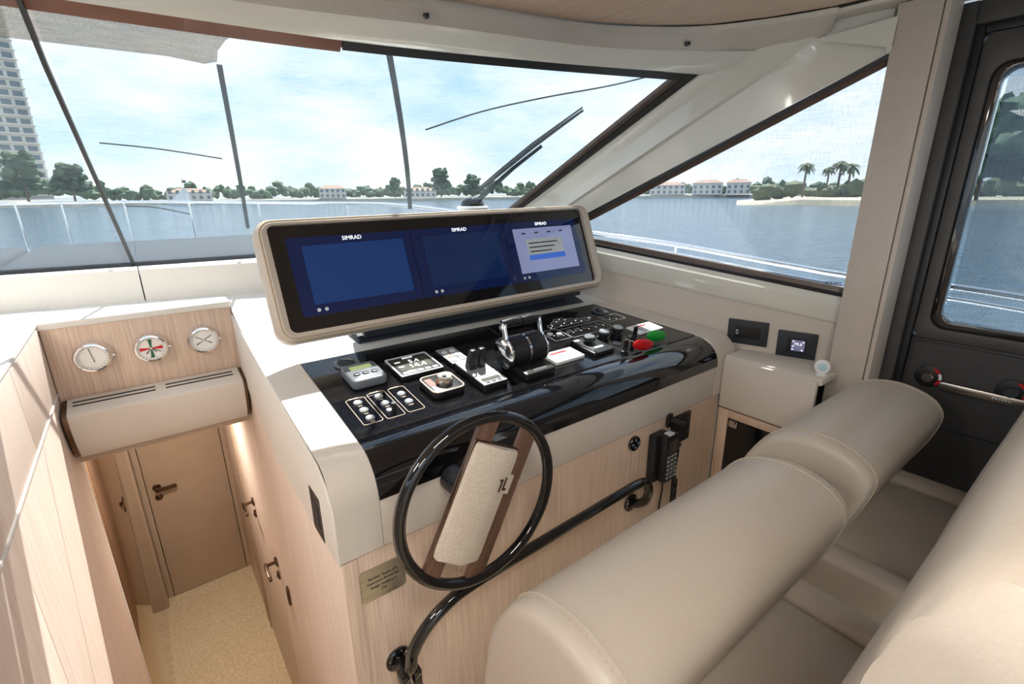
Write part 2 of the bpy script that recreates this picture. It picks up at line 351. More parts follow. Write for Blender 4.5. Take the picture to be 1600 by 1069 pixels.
roofp = [(-2.6,1.25),(-1.25,1.62),(-.5,1.66),(.05,1.64),(.61,1.59),(1.2,1.45),(1.84,1.22),(1.90,1.30),(2.2,1.5),(2.6,1.35),(2.6,-1.95),(-2.6,-1.95)]  # unseen starboard overhang shaped to keep the sun off the far seat
tag(MB().prism(roofp, 2.205, 2.24, 'z').build('roof', 'hull', None, smooth=False), kind='structure')
# starboard A-pillar, four rows from the windscreen edge to the side window
E1 = (V(1.60,2.41,1.32), V(1.86,1.23,2.033)); E2 = (V(1.70,2.03,1.345), V(2.033,.664,2.011))
R1 = (V(1.63,2.30,1.30), V(1.935,1.05,2.088)); R2 = (V(1.635,2.20,1.30), V(1.965,.87,2.085)); R3 = (V(1.665,2.13,1.31), V(2.0,.80,2.06))
def row(p, bow=0, n=14):
    return [p[0].lerp(p[1], k/n)+V(-bow, -bow*.3, 0)*math.sin(PI*k/n) for k in range(n+1)]
rows = [row((E1[0]+V(.01,.06,0), E1[1]+V(.02,.05,.02))), row(E1), row((E1[0].lerp(R1[0], .5)+V(-.012,0,0), E1[1].lerp(R1[1], .5)+V(-.012,0,0)), .006), row(R1, .012), row(R2, .016), row((R2[0]+V(.012,-.01,0), R2[1]+V(.014,-.012,-.004)), .006), row(R3, .004), row(E2), row((E2[0]+V(.06,0,.0), E2[1]+V(.06,0,.02)))]
rows = [[a]+r+[r[-1]+V(.02, .02, .15)] if False else r+[r[-1]+V(.03, .01, .15)] for r, a in zip(rows, rows)]
MB().grid(rows).build('trim_3', 'gel', smooth=True)['kind'] = 'structure'
# side wall plane
wn = V(-1, -.3, -.12).normalized()
def wp(y, z, off=0):
    return V(2.33+.144-.3*y-.12*z, y, z)+wn*off
# top rail above the side window
top_l = [wp(1.03-.5*k/10, 2.06+.03*k/10, .02) for k in range(11)]
MB().grid([[V(1.965,.87,2.085).lerp(V(2.03,.650,2.115), k/10) for k in range(11)], [E2[1].lerp(wp(.650, 2.015, .0), k/10)+V(-.015, 0, .02) for k in range(11)], [E2[1].lerp(wp(.650, 2.015), k/10) for k in range(11)], [E2[1].lerp(wp(.650, 2.015), k/10)+V(.06, 0, 0) for k in range(11)]]).build('trim_4', 'gel')['kind'] = 'structure'
W2 = thing('window_2', 'sloping starboard side window behind a woven sunshade, ahead of the upright post', None, kind='structure')
win = [(2.02, 1.372), (1.684, 1.339), (.678, 1.199), (.60, 1.188), (.60, 2.03), (.664, 2.011), (1.717, 1.492)]
def inset(poly, d):
    n = len(poly); c = V(sum(p[0] for p in poly)/n, sum(p[1] for p in poly)/n); out = []
    P = [V(*p) for p in poly]
    for i in range(n):
        a, b, c_ = P[i-1], P[i], P[(i+1) % n]
        e1 = (b-a).normalized(); e2 = (c_-b).normalized(); n1 = V(-e1.y, e1.x); n2 = V(-e2.y, e2.x)
        s = 1 if sum(P[k].x*P[(k+1) % n].y-P[(k+1) % n].x*P[k].y for k in range(n)) > 0 else -1
        h = (n1+n2); h = h/max(.3, h.length_squared/2)*s; out.append((b.x+h.x*d, b.y+h.y*d))
    return out
def wallring(poly, off): return [wp(y, z, off) for y, z in poly]
w_in = inset(win, .014); w_in2 = inset(win, .032)
MB().loft([wallring(win, -.03), wallring(win, .004), wallring(w_in, .004), wallring(w_in, -.03), wallring(win, -.03)], True, False).build('window_frame', 'seal', W2)
MB().loft([wallring(w_in, -.03), wallring(w_in, -.006), wallring(w_in2, -.012), wallring(w_in2, -.03), wallring(w_in, -.03)], True, False).build('window_trim', 'brownseal', W2)
MB().loft([wallring(w_in, -.022), wallring(w_in, -.028)]).build('pane', 'glass', W2, smooth=False)
mb = MB(); mb.add(wallring(w_in, -.05), [tuple(range(len(w_in)))]); mb.build('sunshade_mesh', 'mesh2', W2, smooth=False)
ax = V(.287, -.958, 0).normalized(); ay = wn.cross(ax).normalized()
if ay.z < 0: ay = -ay
def wallm(y, z, off=0):
    m = Matrix((ax, ay, wn)).transposed().to_4x4(); m.translation = wp(y, z, off); return m
text('emen.', .024, wallm(.745, 1.248, -.02), 'ink', W2, 'glass_print', 'LEFT')
# wall below the window: glossy sill, fabric panel
SIDE = thing('wall_right', 'pale fabric side wall under the starboard window', None, kind='structure')
ys = [2.05-.1*k for k in range(15)]
def sillz(y): return 1.199+(y-.678)*.139
def panz(y): return 1.101+(y-.677)*.134
MB().grid([[wp(y, sillz(y), -.02) for y in ys], [wp(y, sillz(y)+.001, .006) for y in ys], [wp(y, sillz(y)-.02, .03) for y in ys], [wp(y, panz(y)+.012, .036) for y in ys], [wp(y, panz(y), .03) for y in ys], [wp(y, panz(y)-.02, -.02) for y in ys]]).build('sill', 'gel', SIDE)
MB().loft([[wp(y, panz(y), .022), wp(y, .70, .022), wp(y, .70, -.03), wp(y, panz(y), -.03)] for y in ys]).build('fabric_panel', 'fabric', SIDE)
# upright post between side window and door
post = thing('post', 'upright putty-coloured post between the side window and dark door', 'post', T(2.03, .6, 0))
MB().box(0, .13, -.060, .056, 0, 2.15).build('face_panel', 'putty', post, .003)
MB().box(.001, .125, -.078, -.063, 0, 2.15).build('edge_strip', 'putty', post, .003)
# ================================================================== SETTING: door, floor
D = thing('door_1', 'dark grey side door with mesh covered window', None, kind='structure')
dx = 2.185
outer = [(-1.2, .0), (.545, .0), (.545, 2.14), (-1.2, 2.14)]
inn = rr(-1.2, .425, 1.115, 1.965, .03, 5); 
def recto(y0, y1, z0, z1): return [(y0, z0), (y1, z0), (y1, z1), (y0, z1)]
# jamb
MB().box(2.16, 2.26, .485, .545, 0, 2.14).build('jamb', 'door', D, .004); MB().box(2.16, 2.26, -1.2, .485, 2.075, 2.14).build('jamb', 'door', D, .004)
MB().box(2.178, 2.25, .462, .486, 0, 2.075).build('jamb_seal', 'seal', D, .004); MB().box(2.178, 2.25, -1.2, .462, 2.05, 2.076).build('jamb_seal', 'seal', D, .004)
of = rr(-1.2, .46, 1.085, 2.05, .03, 5); nf = rr(-1.15, .425, 1.125, 1.965, .045, 5)
frame(of, nf, dx, dx+.05, 'x').build('leaf', 'door', D, .003)
MB().box(dx, dx+.05, -1.2, .46, 0, 1.085).build('leaf', 'doorlow', D, .004)
MB().prism(rr(-1.15, .452, .45, 1.074, .02), dx-.006, dx+.01, 'x').build('inset_panel', 'doorlow', D, .002)
MB().box(dx-.008, dx-.004, -1.15, .44, .768, .774).build('groove', 'seal', D)
nf2 = rr(-1.12, .400, 1.15, 1.945, .04, 5)
frame(nf, nf2, dx+.012, dx+.06, 'x').build('window_frame', 'black', D, .003)
MB().prism(nf2, dx+.04, dx+.046, 'x').build('pane', 'doorglass', D, smooth=False)
mb = MB(); pm = rr(-1.12, .395, 1.13, 1.96, .02, 3); mb.add([(dx+.075, y, z) for y, z in pm], [tuple(range(len(pm)))]); mb.build('sunshade_mesh', 'meshdoor', D, smooth=False)
h = MB().prism(rr(-.17, .10, -.014, .014, .013), -.028, -.016, 'x').build('pull_bar', 'steel', D, .003); h.location = (dx-.006, .25, .935); h['label'] = 'brushed steel pull bar'
for y in (-.12, .06): MB().box(-.018, 0, y-.012, y+.012, -.008, .008).build('standoff', 'steel', h, .002)
for k in range(6): MB().box(-.0290, -.0278, -.040-.008*k-.005, -.040-.008*k, -.003, .003-.001*(k % 3)).build('engraved_mark', 'whiteline', h)
for i, (y, z) in enumerate(((.385, .952), (.172, .962))):
    k = MB().lathe([(.040, 0), (.040, .006), (.036, .008)], axis='x', seg=28).build('door_lock', 'seal', D); k.location = (dx-.006, y, z); k['label'] = ('round lock with red and white arc', 'dark turn knob with red mark')[i]
    MB().lathe([(.018, .008), (.018, .024), (.015, .028)], axis='x', seg=24).build('cylinder', 'steel' if i == 0 else 'anth', k)
    for q, mt in enumerate(('red', 'white', 'red')):
        ring = []
        for kk in range(5):
            a = math.radians(70-40*q-36*kk/4); ring.append((-.0085, -math.cos(a)*.038, math.sin(a)*.038))
        pl = ring+[(-.0085, p[1]*.78, p[2]*.78) for p in reversed(ring)]; MB().loft([pl, [(p[0]-.002, p[1], p[2]) for p in pl]]).build('dial_mark', mt, k)
# floor with the stair opening
fl = MB(); fl.box(.30, 2.9, -2.6, 1.1, -.06, 0).box(-2.5, -.43, -2.6, 2.5, -.06, 0).box(-.43, .30, -2.6, .35, -.06, 0)
tag(fl.build('floor', 'carpet', smooth=False), kind='structure')
ST = thing('floor_stairwell', 'cream carpeted landing and steps below the helm', None, kind='structure')
MB().box(-.55, .75, 1.9, 3.75, -1.20, -1.15).build('landing', 'carpet', ST)
for k in range(5): MB().box(-.30, .245, .35+.31*k, .35+.31*(k+1)+.02, -1.2, -.23*(k+1)+.0).build('step', 'carpet', ST, .006)
# ================================================================== stairwell walls
LW = thing('wall_left', 'pale veneered stairwell wall with cream trim lines left of the steps', None, kind='structure')
MB().box(-.36, -.30, -.4, 1.62, .975, 1.197).build('panel', 'woodside', LW, .002); MB().box(-.36, -.30, 1.625, 2.13, .975, 1.197).build('panel', 'woodside', LW, .002)
MB().box(-.36, -.297, -.4, 2.13, .966, .975).build('trim_line', 'fabric_w', LW, .001)
for y0, y1 in ((-.4, .40), (.404, 1.24), (1.244, 2.16)):
    MB().box(-.36, -.30, y0, y1, -1.15, .966).build('panel', 'woodside', LW, .002)
MB().box(-.36, -.2995, 2.162, 2.198, -1.15, .80).build('end_trim', 'fabric_w', LW, .001)
MB().box(-.42, -.362, -.4, 2.2, -1.15, 1.19).build('backing', 'woodside', LW)
MB().box(-.36, -.301, 2.20, 3.60, -1.15, .70).build('mirror_panel', 'mirror', LW, .002)
MB().box(-.36, -.285, 3.60, 3.68, -1.15, .70).build('door_post', 'lower', LW, .004)
# coaming tops
tag(MB().box(-2.4, -.30, -.4, 2.5, 1.197, 1.215).build('trim_5', 'fabric_w', None, .006), kind='structure')
tops = [(-.30, 2.1), (.245, 2.1), (.245, 2.16), (1.76, 2.02), (1.72, 2.3), (.362, 2.50), (-.30, 2.56)]
tag(MB().box(-.302, .247, 2.1, 2.56, 1.19, 1.213).build('trim_6', 'fabric_w', None, .004), kind='structure')
DK = tag(MB().grid([[V(x, y, z) for x in (.245, .36, .8, 1.2, 1.5, xr)] for y, z, xr in ((1.60, 1.068, 1.83), (1.8, 1.105, 1.80), (2.0, 1.155, 1.755), (2.15, 1.195, 1.72), (2.3, 1.212, 1.68), (2.62, 1.215, 1.62))]).build('dash_deck', 'fabric_w'), kind='structure')
# leaning panel under the windscreen
FP = thing('trim_7', 'light fabric panels under the windscreen', None, kind='structure')
for x0, x1 in ((-2.4, -.012), (-.008, .62), (.624, 1.66)):
    rings = []
    for k in range(9):
        x = x0+(x1-x0)*k/8; yb = 2.32-.217*x; 
        s = None
        # matching windscreen bottom
        best = min(WSB, key=lambda p: abs(p.x-x)); i = WSB.index(best); j = i+1 if best.x < x else i-1; j = max(0, min(len(WSB)-1, j)); q = WSB[j]
        f = 0 if abs(q.x-best.x) < 1e-6 else (x-best.x)/(q.x-best.x); wpnt = best.lerp(q, max(-1, min(1, f)))
        yb = min(yb, wpnt.y-.10)
        rings.append([V(x, yb, 1.205), V(x, yb+.004, 1.332), V(x, yb+.012, 1.338), V(x, wpnt.y+.02, wpnt.z-.004), V(x, wpnt.y+.03, wpnt.z-.03), V(x, yb+.05, 1.19)])
    MB().loft(rings).build('panel', 'fabric_w', FP)
tag(MB().box(-.6, .6, 2.135, 3.79, .70, .76).build('ceiling_lower', 'lower'), kind='structure')
tag(MB().box(-3.0, 1.9, 2.72, 3.9, .80, .90).build('foredeck_base', 'hull'), kind='structure')
PLT = thing('ceiling_light', 'small warm downlight in the ceiling of the lower passage', 'lamp', T(-.06, 2.75, .70))
MB().lathe([(.05, 0), (.05, -.008), (.04, -.012), (.036, -.006)], seg=24).build('ring', 'chrome', PLT); MB().lathe([(.036, -.004), (.036, -.008)], seg=24).build('diffuser', mat('lamp_diffuser', (1, .9, .7, 1), .5, col2=(1, .88, .68, 1), emit=(1, .85, .62, 1), es=6), PLT)
ld = bpy.data.lights.new('downlight', 'AREA'); ld.shape = 'DISK'; ld.size = .07; ld.energy = 5; ld.color = (1, .92, .80); lo = bpy.data.objects.new('bulb', ld); COL.objects.link(lo); lo.parent = PLT; lo.location = (0, 0, -.016)
for i, (lx, ly, en, lab) in enumerate(((-1.1, .75, 6, 'added unseen fill light panel nearest the windscreen on the port side'), (.15, -.25, 5, 'added unseen fill light panel above the steps'), (-.8, -.75, 6, 'added unseen fill light panel over the port side aft'))):  # fill panels added out of view to brighten the cabin
    cl = thing('ceiling_light', lab, 'lamp', T(lx, ly, 2.15), 'added cabin fill lights')
    frame(rr(-.27, .27, -.145, .145, .01), rr(-.25, .25, -.125, .125, .006), -.01, 0, 'z').build('frame', 'satin', cl)
    MB().prism(rr(-.25, .25, -.125, .125, .006), -.006, -.001, 'z').build('diffuser', mat('fill_diffuser', (1, .97, .92, 1), .5, col2=(1, .96, .9, 1), emit=(1, .95, .87, 1), es=5), cl)
    ld = bpy.data.lights.new('fill_light', 'AREA'); ld.shape = 'RECTANGLE'; ld.size = .5; ld.size_y = .25; ld.energy = en; ld.color = (1, .95, .87); lo = bpy.data.objects.new('bulb', ld); COL.objects.link(lo); lo.parent = cl; lo.location = (0, 0, -.014)
# far door of the lower passage
D2 = thing('door_2', 'beige door at the foot of the steps with bronze lever handle', None, kind='structure')
MB().box(-.247, .216, 3.70, 3.74, -1.145, .86).build('leaf', 'lower', D2, .003)
MB().box(-.285, -.251, 3.70, 3.74, -1.15, .86).build('jamb', 'lower', D2, .003); MB().box(.22, .33, 3.70, 3.74, -1.15, .86).build('jamb', 'lower', D2, .003)
tag(MB().box(-.6, .5, 3.745, 3.78, -1.2, 1.1).build('wall_back', 'lower'), kind='structure')
def lever(parent, label, mtx, flip=1):
    t_ = MB().prism(rr(-.012, .11, -.013, .013, .012) if flip > 0 else rr(-.11, .012, -.013, .013, .012), -.056, -.044, 'y').build('door_handle', 'bronze', parent, .002)
    t_.matrix_local = mtx; t_['label'] = label
    MB().lathe([(.024, 0), (.024, .007), (.02, .009)], axis='y', seg=20).build('rose', 'bronze', t_)
    MB().tube([(0, 0, 0), (0, -.04, 0), (.008*flip, -.048, 0), (.03*flip, -.05, 0)], .009, 10).build('neck', 'bronze', t_)
    MB().lathe([(.022, 0), (.022, .007), (.018, .009)], (0, 0, -.075), 'y', 20).build('key_rose', 'bronze', t_)
    MB().box(-.003, .003, -.012, -.008, -.084, -.068).build('keyhole', 'seal', t_)
lever(D2, 'bronze lever handle on the beige door', T(-.193, 3.70, -.27))
RW = thing('wall_stairwell', 'veneered wall right of the steps, the side of the helm console', None, kind='structure')
Rz = Matrix.Rotation(-PI/2, 4, 'Z')
lever(RW, 'farther bronze lever', T(.245, 2.62, .03) @ Rz, 1)
lever(RW, 'nearer bronze lever', T(.245, 2.13, -.02) @ Rz, 1)
pk = MB().prism(rr(-.012, .012, -.05, .05, .011), -.008, 0, 'x').build('flush_pull', 'bronze', RW, .001); pk.location = (.245, 1.93, -.06)
MB().prism(rr(-.006, .006, -.04, .04, .005), -.0095, -.006, 'x').build('recess', 'seal', pk)
# right stairwell wall (side of the console and the passage beyond)
def zs(y): return 1.0+.17*(y-1.1)
for y0, y1 in ((2.10, 3.70),):
    MB().box(.245, .285, y0+.004, y1, -1.15, .90).build('panel', 'woodside', RW, .002)
MB().box(.238, .25, 3.05, 3.11, -1.15, .90).build('door_trim', 'lower', RW, .002); MB().box(.238, .25, 2.98, 3.0, -1.15, .90).build('door_trim', 'lower', RW, .002)
prof = [(1.005, .76), (1.005, .92), (1.03, .965), (1.07, .985), (1.4, 1.045), (1.7, 1.10), (2.10, 1.175), (2.10, .905), (2.0, .897), (1.35, .785), (1.09, .76)]
MB().prism([(1.005, .757), (1.005, .915), (1.03, .94), (1.07, .96), (1.4, 1.018), (1.7, 1.06), (2.09, 1.14), (2.09, .897)], .245, .285).build('panel', 'wood', RW, .002)
MB().prism([(1.005, -1.15), (1.005, .752), (2.105, .892), (2.105, -1.15)], .245, .285).build('panel', 'woodside', RW, .002)
pl_ = thing('wall_socket', 'black slim wall socket on the stairwell side of the console', 'socket', T(.245, 1.15, .815))
MB().prism(rr(-.045, .045, -.065, .065, .006), -.006, 0, 'x').build('plate', 'bplastic', pl_, .001); MB().prism(rr(-.022, .022, -.035, .035, .004), -.008, -.004, 'x').build('insert', 'seal', pl_, .001)
# gauge board and the rounded beam below it
GB = tag(MB().box(-.298, .243, 2.105, 2.13, .94, 1.19).build('wall_gauge_board', 'wood', None, .001), kind='structure')
BM_ = thing('beam', 'rounded fabric beam with vent slots below the three round gauges', 'beam', T(-.03, 2.1, .9))
bw = .262
pf = [(.0, .045), (-.002, .05), (-.10, .028), (-.108, .020), (-.105, -.02), (-.09, -.075), (-.07, -.12), (-.045, -.148), (-.01, -.155), (.0, -.155)]
MB().prism(pf, -bw+.012, bw-.004).build('body', 'fabric', BM_, .002)
MB().prism([(p[0]*.94, p[1]*.97-.002) for p in pf], -bw-.002, -bw+.011).build('end_cap', 'bronze', BM_); MB().prism([(p[0]*.94, p[1]*.97-.002) for p in pf], bw-.003, bw+.006).build('end_cap', 'bronze', BM_)
for x0, x1 in ((-.235, -.01), (.02, .235)):
    for yy in (-.030, -.052):
        zt = .0505+(.022/.098)*(yy+.002)
        MB().box(x0, x1, yy-.004, yy+.004, zt-.006, zt+.0012).build('vent_slot', 'seal', BM_, .0005)
def gauge(x, label, kind):
    g = thing('gauge', label, 'gauge', T(x, 2.105, 1.085), 'round gauges on the veneer board')
    MB().lathe([(.052, 0), (.054, .006), (.050, .012), (.048, .03), (.050, .034), (.047, .040), (.042, .041), (.040, .034)], axis='y', seg=40, caps=False).build('bezel', 'chrome', g)
    MB().lathe([(.041, .028), (.041, .033)], axis='y', seg=36).build('dial', 'dial', g)
    def spoke(a, r0, r1, wd, mt, nm):
        d = (math.sin(a), math.cos(a)); n = (d[1], -d[0])
        q = [(d[0]*r0-n[0]*wd*.3, d[1]*r0-n[1]*wd*.3), (d[0]*r1-n[0]*wd, d[1]*r1-n[1]*wd), (d[0]*r1+n[0]*wd, d[1]*r1+n[1]*wd), (d[0]*r0+n[0]*wd*.3, d[1]*r0+n[1]*wd*.3)]
        MB().prism(q, -.0355, -.033, 'y').build(nm, mt, g)
    for k in range(24):
        a = 2*PI*k/24; spoke(a, .034, .037, .0005, 'ink', 'tick')
    if kind == 'clock':
        for k, mt in enumerate(('dgreen', 'red', 'dgreen', 'red')): spoke(k*PI/2, .004, .033, .006, mt, 'wedge')
        spoke(2.1, 0, .03, .0012, 'ink', 'hand'); spoke(3.9, 0, .024, .0016, 'ink', 'hand'); spoke(2.4, 0, .02, .0012, 'ink', 'hand')
    elif kind == 'baro':
        spoke(-.15, -.012, .032, .0009, 'ink', 'hand'); spoke(3.0, 0, .016, .0012, 'bronze', 'hand')
    else:
        spoke(-1.0, -.014, .030, .0009, 'ink', 'hand'); spoke(1.05, -.014, .030, .0009, 'ink', 'hand'); spoke(2.1, .012, .028, .0018, 'ink', 'hand'); spoke(-2.1, .012, .028, .0018, 'ink', 'hand')
    MB().lathe([(.003, .035), (.003, .038)], axis='y', seg=10).build('pin', 'chrome', g)
    MB().box(.048, .058, -.012, -.004, -.012, -.004).build('latch', 'chrome', g, .001)
gauge(-.185, 'chrome barometer with cream dial, left of the two-coloured clock', 'baro')
gauge(-.025, 'chrome clock with red and green wedges, between the two plain gauges', 'clock')
gauge(.135, 'chrome thermo-hygrometer with two crossed needles, right of the clock', 'hygro')
# ================================================================== helm console
def dz(y): return 1.0+.14*(y-1.1)
CO = thing('helm_console', 'helm console with black gloss dash, fabric band and pale wood front', 'console', T(0, 0, 0))
MB().box(.285, 1.885, 1.004, 1.06, 0, .753).build('front_panel', 'wood', CO, .002)
MB().box(.246, .285, 1.001, 1.06, -.1, .753).build('corner_trim', 'wood', CO, .002)
# fabric wrap: band under the dash and strips at both ends
def arc(y0, r, top):    # front profile from the band bottom over the rounded nose to the top
    p = [(1.0, .757), (1.0, .895)]
    for k in range(1, 8):
        a = PI/2*k/8; p.append((1.0+.105*(1-math.cos(a)), .895+.107*math.sin(a)))
    return p
front = arc(0, 0, 0)
def strip(x0, x1, lift, name, xr=None):
    rings = []
    P = front+[(1.1, 1.001), (1.25, 1.023), (1.4, 1.044), (1.6, 1.072)]
    if x1 < 1: P += [(1.85, 1.118), (2.1, 1.176)]
    rows = []
    for i, (y, z) in enumerate(P):
        k = max(0, min(1, (y-1.1)/.3)) if i > len(front)-1 else 0
        if xr: xa = x0-xr*max(0, y-1.1); xb = x1-.30*max(0, y-1.1)
        else: xa, xb = x0, x1
        rows.append([V(xa+.004, y+.012, z-.012), V(xa, y, z+lift*k*0), V(xa*.5+xb*.5, y, z+.001), V(xb, y, z), V(xb, y+.012, z-.03)])
    return MB().grid(rows).build(name, 'fabric', CO)
strip(.243, .352, .02, 'fabric_strip'); strip(1.835, 1.99, 0, 'fabric_strip', .24)
MB().box(.353, 1.834, 1.0, 1.02, .757, .90).build('fabric_band', 'fabric', CO, .002)
MB().box(1.887, 2.02, 1.012, 1.03, .0, .925).build('fabric_band', 'fabric', CO, .003)
MB().prism([(1.002, .75), (1.002, .90), (1.03, .95), (1.09, .985), (2.1, 1.16), (2.1, .92), (1.6, .75)], .240, .246).build('edge_piping', 'fabric_w', CO, .001)
# black dash: flat top and rounded nose
def xr(y): return 1.838-.24*max(0, y-1.1)
rows = []
nose = [(.995, .892), (.995, .90)]+[(.995+.108*(1-math.cos(PI/2*k/10)), .90+.102*math.sin(PI/2*k/10)) for k in range(1, 11)]
rows = [[V(.352+(1.838-.352)*j/6, y, z) for j in range(7)] for y, z in nose]
MB().grid([[V(p.x, p.y+.01, p.z-.002) for p in rows[0]]]+rows).build('dash_nose', 'black', CO)
rows = []
for y in (1.106, 1.112, 1.25, 1.4, 1.598, 1.604):
    zz = dz(y)+.004 if 1.11 < y < 1.6 else dz(y)-.002
    rows.append([V(.353+(xr(y)-.353)*j/6, y, zz) for j in range(7)])
MB().grid(rows).build('dash_top', 'dust', CO)
# ---- items set into / on the dash
dash_rot = Matrix.Rotation(math.atan(.14), 4, 'X')
def dash(x, y, off=.0045): return T(x, y, dz(y)+off) @ dash_rot
for x, y, lab in ((.478, 1.525, 'left'), (1.66, 1.50, 'right')):
    c = thing('cup_holder', 'recessed cup ring at the far %s corner of the black dash' % lab, 'cup holder', dash(x, y), 'cup holders')
    MB().lathe([(.040, 0), (.041, .004), (.034, .006), (.031, .002), (.030, .0)], seg=36).build('rim', 'greyplastic' if lab == 'left' else 'anth', c)
    MB().lathe([(.031, .0005), (.031, .0012)], seg=30).build('well', 'seal', c)
    hoop = [(.030*math.cos(a), .030*math.sin(a), .003+.012*math.sin(a) if math.sin(a) > 0 else .003) for a in [2*PI*k/30 for k in range(30)]]
    MB().tube(hoop, .003, 6, True).build('hoop', 'greyplastic', c)
c = thing('control_unit', 'grey rounded control unit with green display on the dash', 'control', dash(.487, 1.405))
MB().prism(rr(-.055, .055, -.062, .058, .016), 0, .030, 'z').build('body', 'greyplastic', c, .007, seg=3)
MB().prism(rr(-.034, .034, .012, .036, .003), .029, .0312, 'z').build('display', 'lcd', c)
for k in (-1, 0, 1): MB().prism(rr(-.010+k*.028, .010+k*.028, -.026, -.012, .006), .029, .0335, 'z').build('button', 'anth', c, .001)
MB().prism(rr(-.02, .02, -.046, -.038, .002), .029, .031, 'z').build('label_strip', 'whiteline', c)
c = thing('instrument_display', 'small square instrument showing 5.4 and 14.4 beside the grey unit', 'display', dash(.655, 1.397))
MB().prism(rr(-.076, .076, -.068, .068, .006), 0, .016, 'z').build('body', 'bplastic', c, .003)
frame(rr(-.075, .075, -.067, .067, .006), rr(-.069, .069, -.061, .061, .004), .015, .0175, 'z').build('rim', 'whiteline', c)
MB().prism(rr(-.058, .058, -.032, .040, .002), .015, .0168, 'z').build('screen', 'lcdk', c)
for s_, z_, sz in (('5.4', .02, .03), ('14.4', -.012, .036)): text(s_, sz, T(.008, z_, .0172), 'glow', c, 'readout')
text('SIMRAD', .011, T(0, .051, .0172), 'glow', c, 'maker_mark')
for z_ in (.03, -.004): MB().box(-.055, -.036, z_-.003, z_+.003, .0166, .0174).build('caption', 'glow', c)
for k in range(5): MB().prism(rr(-.062+k*.026, -.042+k*.026, -.056, -.042, .003), .015, .0178, 'z').build('button', 'button', c)
c = thing('autopilot_control', 'square black controller with round chrome knob on the dash', 'control', dash(.667, 1.235))
MB().prism(rr(-.056, .056, -.056, .056, .02), 0, .022, 'z').build('body', 'bplastic', c, .004)
frame(rr(-.055, .055, -.055, .055, .02), rr(-.051, .051, -.051, .051, .017), .021, .0235, 'z').build('rim', 'paleline', c)
MB().lathe([(.026, .022), (.026, .040), (.022, .044), (.015, .043), (.0, .042)], (.006, -.004, 0), seg=36).build('knob', 'steel', c)
MB().prism(rr(.000, .012, -.008, .004, .003), .043, .0455, 'z').build('knob_mark', 'seal', c)
MB().prism(rr(-.045, -.022, -.01, .036, .003), .0215, .0228, 'z').build('screen', 'redbrown', c)
for k in range(3): MB().prism(rr(-.044, -.030, -.042+k*.011, -.034+k*.011, .002), .0215, .023, 'z').build('key', 'whiteline', c)
c = thing('keypad', 'small pale grey six-button keypad near the throttle', 'keypad', dash(.803, 1.397))
MB().prism(rr(-.037, .037, -.061, .061, .004), 0, .014, 'z').build('body', 'bplastic', c, .002); MB().prism(rr(-.035, .035, -.059, .059, .003), .013, .0155, 'z').build('face', 'button', c)
for i in range(2):
    for j in range(3): MB().lathe([(.011, .015), (.011, .017), (.009, .0185)], (-.016+.032*i, .03-.034*j, 0), seg=16).build('button', 'red' if (i, j) == (0, 2) and False else ('paleline' if (i, j) == (0, 1) else 'whiteline'), c)
c = thing('trim_control', 'pale switch plate with two upright black trim levers', 'control', dash(.812, 1.237))
MB().prism(rr(-.046, .046, -.088, .09, .004), 0, .022, 'z').build('base', 'bplastic', c, .002); MB().prism(rr(-.044, .044, -.086, .088, .004), .021, .0235, 'z').build('face', 'button', c)
for k in (-1, 1):
    MB().loft([[(k*.017+sx*.013, .034+sy*.017, .023) for sx, sy in ((-1,-1),(1,-1),(1,1),(-1,1))], [(k*.017+sx*.012, .030+sy*.014, .06) for sx, sy in ((-1,-1),(1,-1),(1,1),(-1,1))], [(k*.017+sx*.010, .026+sy*.008, .092) for sx, sy in ((-1,-1),(1,-1),(1,1),(-1,1))]]).build('lever', 'bplastic', c, .002)
    MB().lathe([(.005, .023), (.005, .027)], (k*.036, -.015, 0), seg=10).build('lamp', 'glow', c)
MB().prism(rr(-.034, .034, -.066, -.048, .002), .023, .0245, 'z').build('display', 'lcdk', c)
for k in range(3): MB().prism(rr(-.03+k*.022, -.016+k*.022, -.08, -.071, .001), .023, .0246, 'z').build('key', 'seal', c)
# throttle
c = thing('throttle', 'twin chrome and black throttle levers in the middle of the dash', 'throttle', dash(.985, 1.225))
MB().prism(rr(-.062, .066, -.088, .05, .006), 0, .026, 'z').build('base', 'bplastic', c, .004)
MB().lathe([(.052, -.070), (.052, -.004), (.049, -.001)], (0, .02, .062), 'x', 36).build('drum', 'bplastic', c); MB().lathe([(.049, .001), (.052, .004), (.052, .070)], (0, .02, .062), 'x', 36).build('drum', 'bplastic', c)
MB().lathe([(.0535, -.004), (.0535, .004)], (0, .02, .062), 'x', 36).build('drum_ring', 'chrome', c)
for s_ in (-1, 1):
    x = s_*.075
    MB().lathe([(.05, -.005), (.054, -.002), (.054, .004), (.046, .008)], (x, .02, .062), 'x', 36).build('side_disc', 'chrome', c)
    pts = [(x, .0, .06), (x, .022, .10), (x, .040, .150), (x*.98, .043, .164)]
    rings = []
    for p, wd in zip(pts, (.022, .017, .016, .014)): rings.append([(p[0]-.006, p[1]-wd, p[2]), (p[0]+.006, p[1]-wd, p[2]), (p[0]+.006, p[1]+wd, p[2]), (p[0]-.006, p[1]+wd, p[2])])
    MB().loft(rings).build('lever_arm', 'chrome', c, .003)
    MB().tube([(s_*.003, .042, .157), (s_*.04, .042, .159), (s_*.078, .042, .157)], [.015, .016, .014], 14).build('grip', 'bplastic', c)
MB().prism(rr(-.05, .055, -.082, -.052, .003), .0255, .0275, 'z').build('key_panel', 'seal', c)
for x in (-.04, -.028, .038, .05):
    for y in (-.074, -.062): MB().prism(rr(x-.004, x+.004, y-.003, y+.003, .001), .027, .029, 'z').build('key', 'bronze', c)
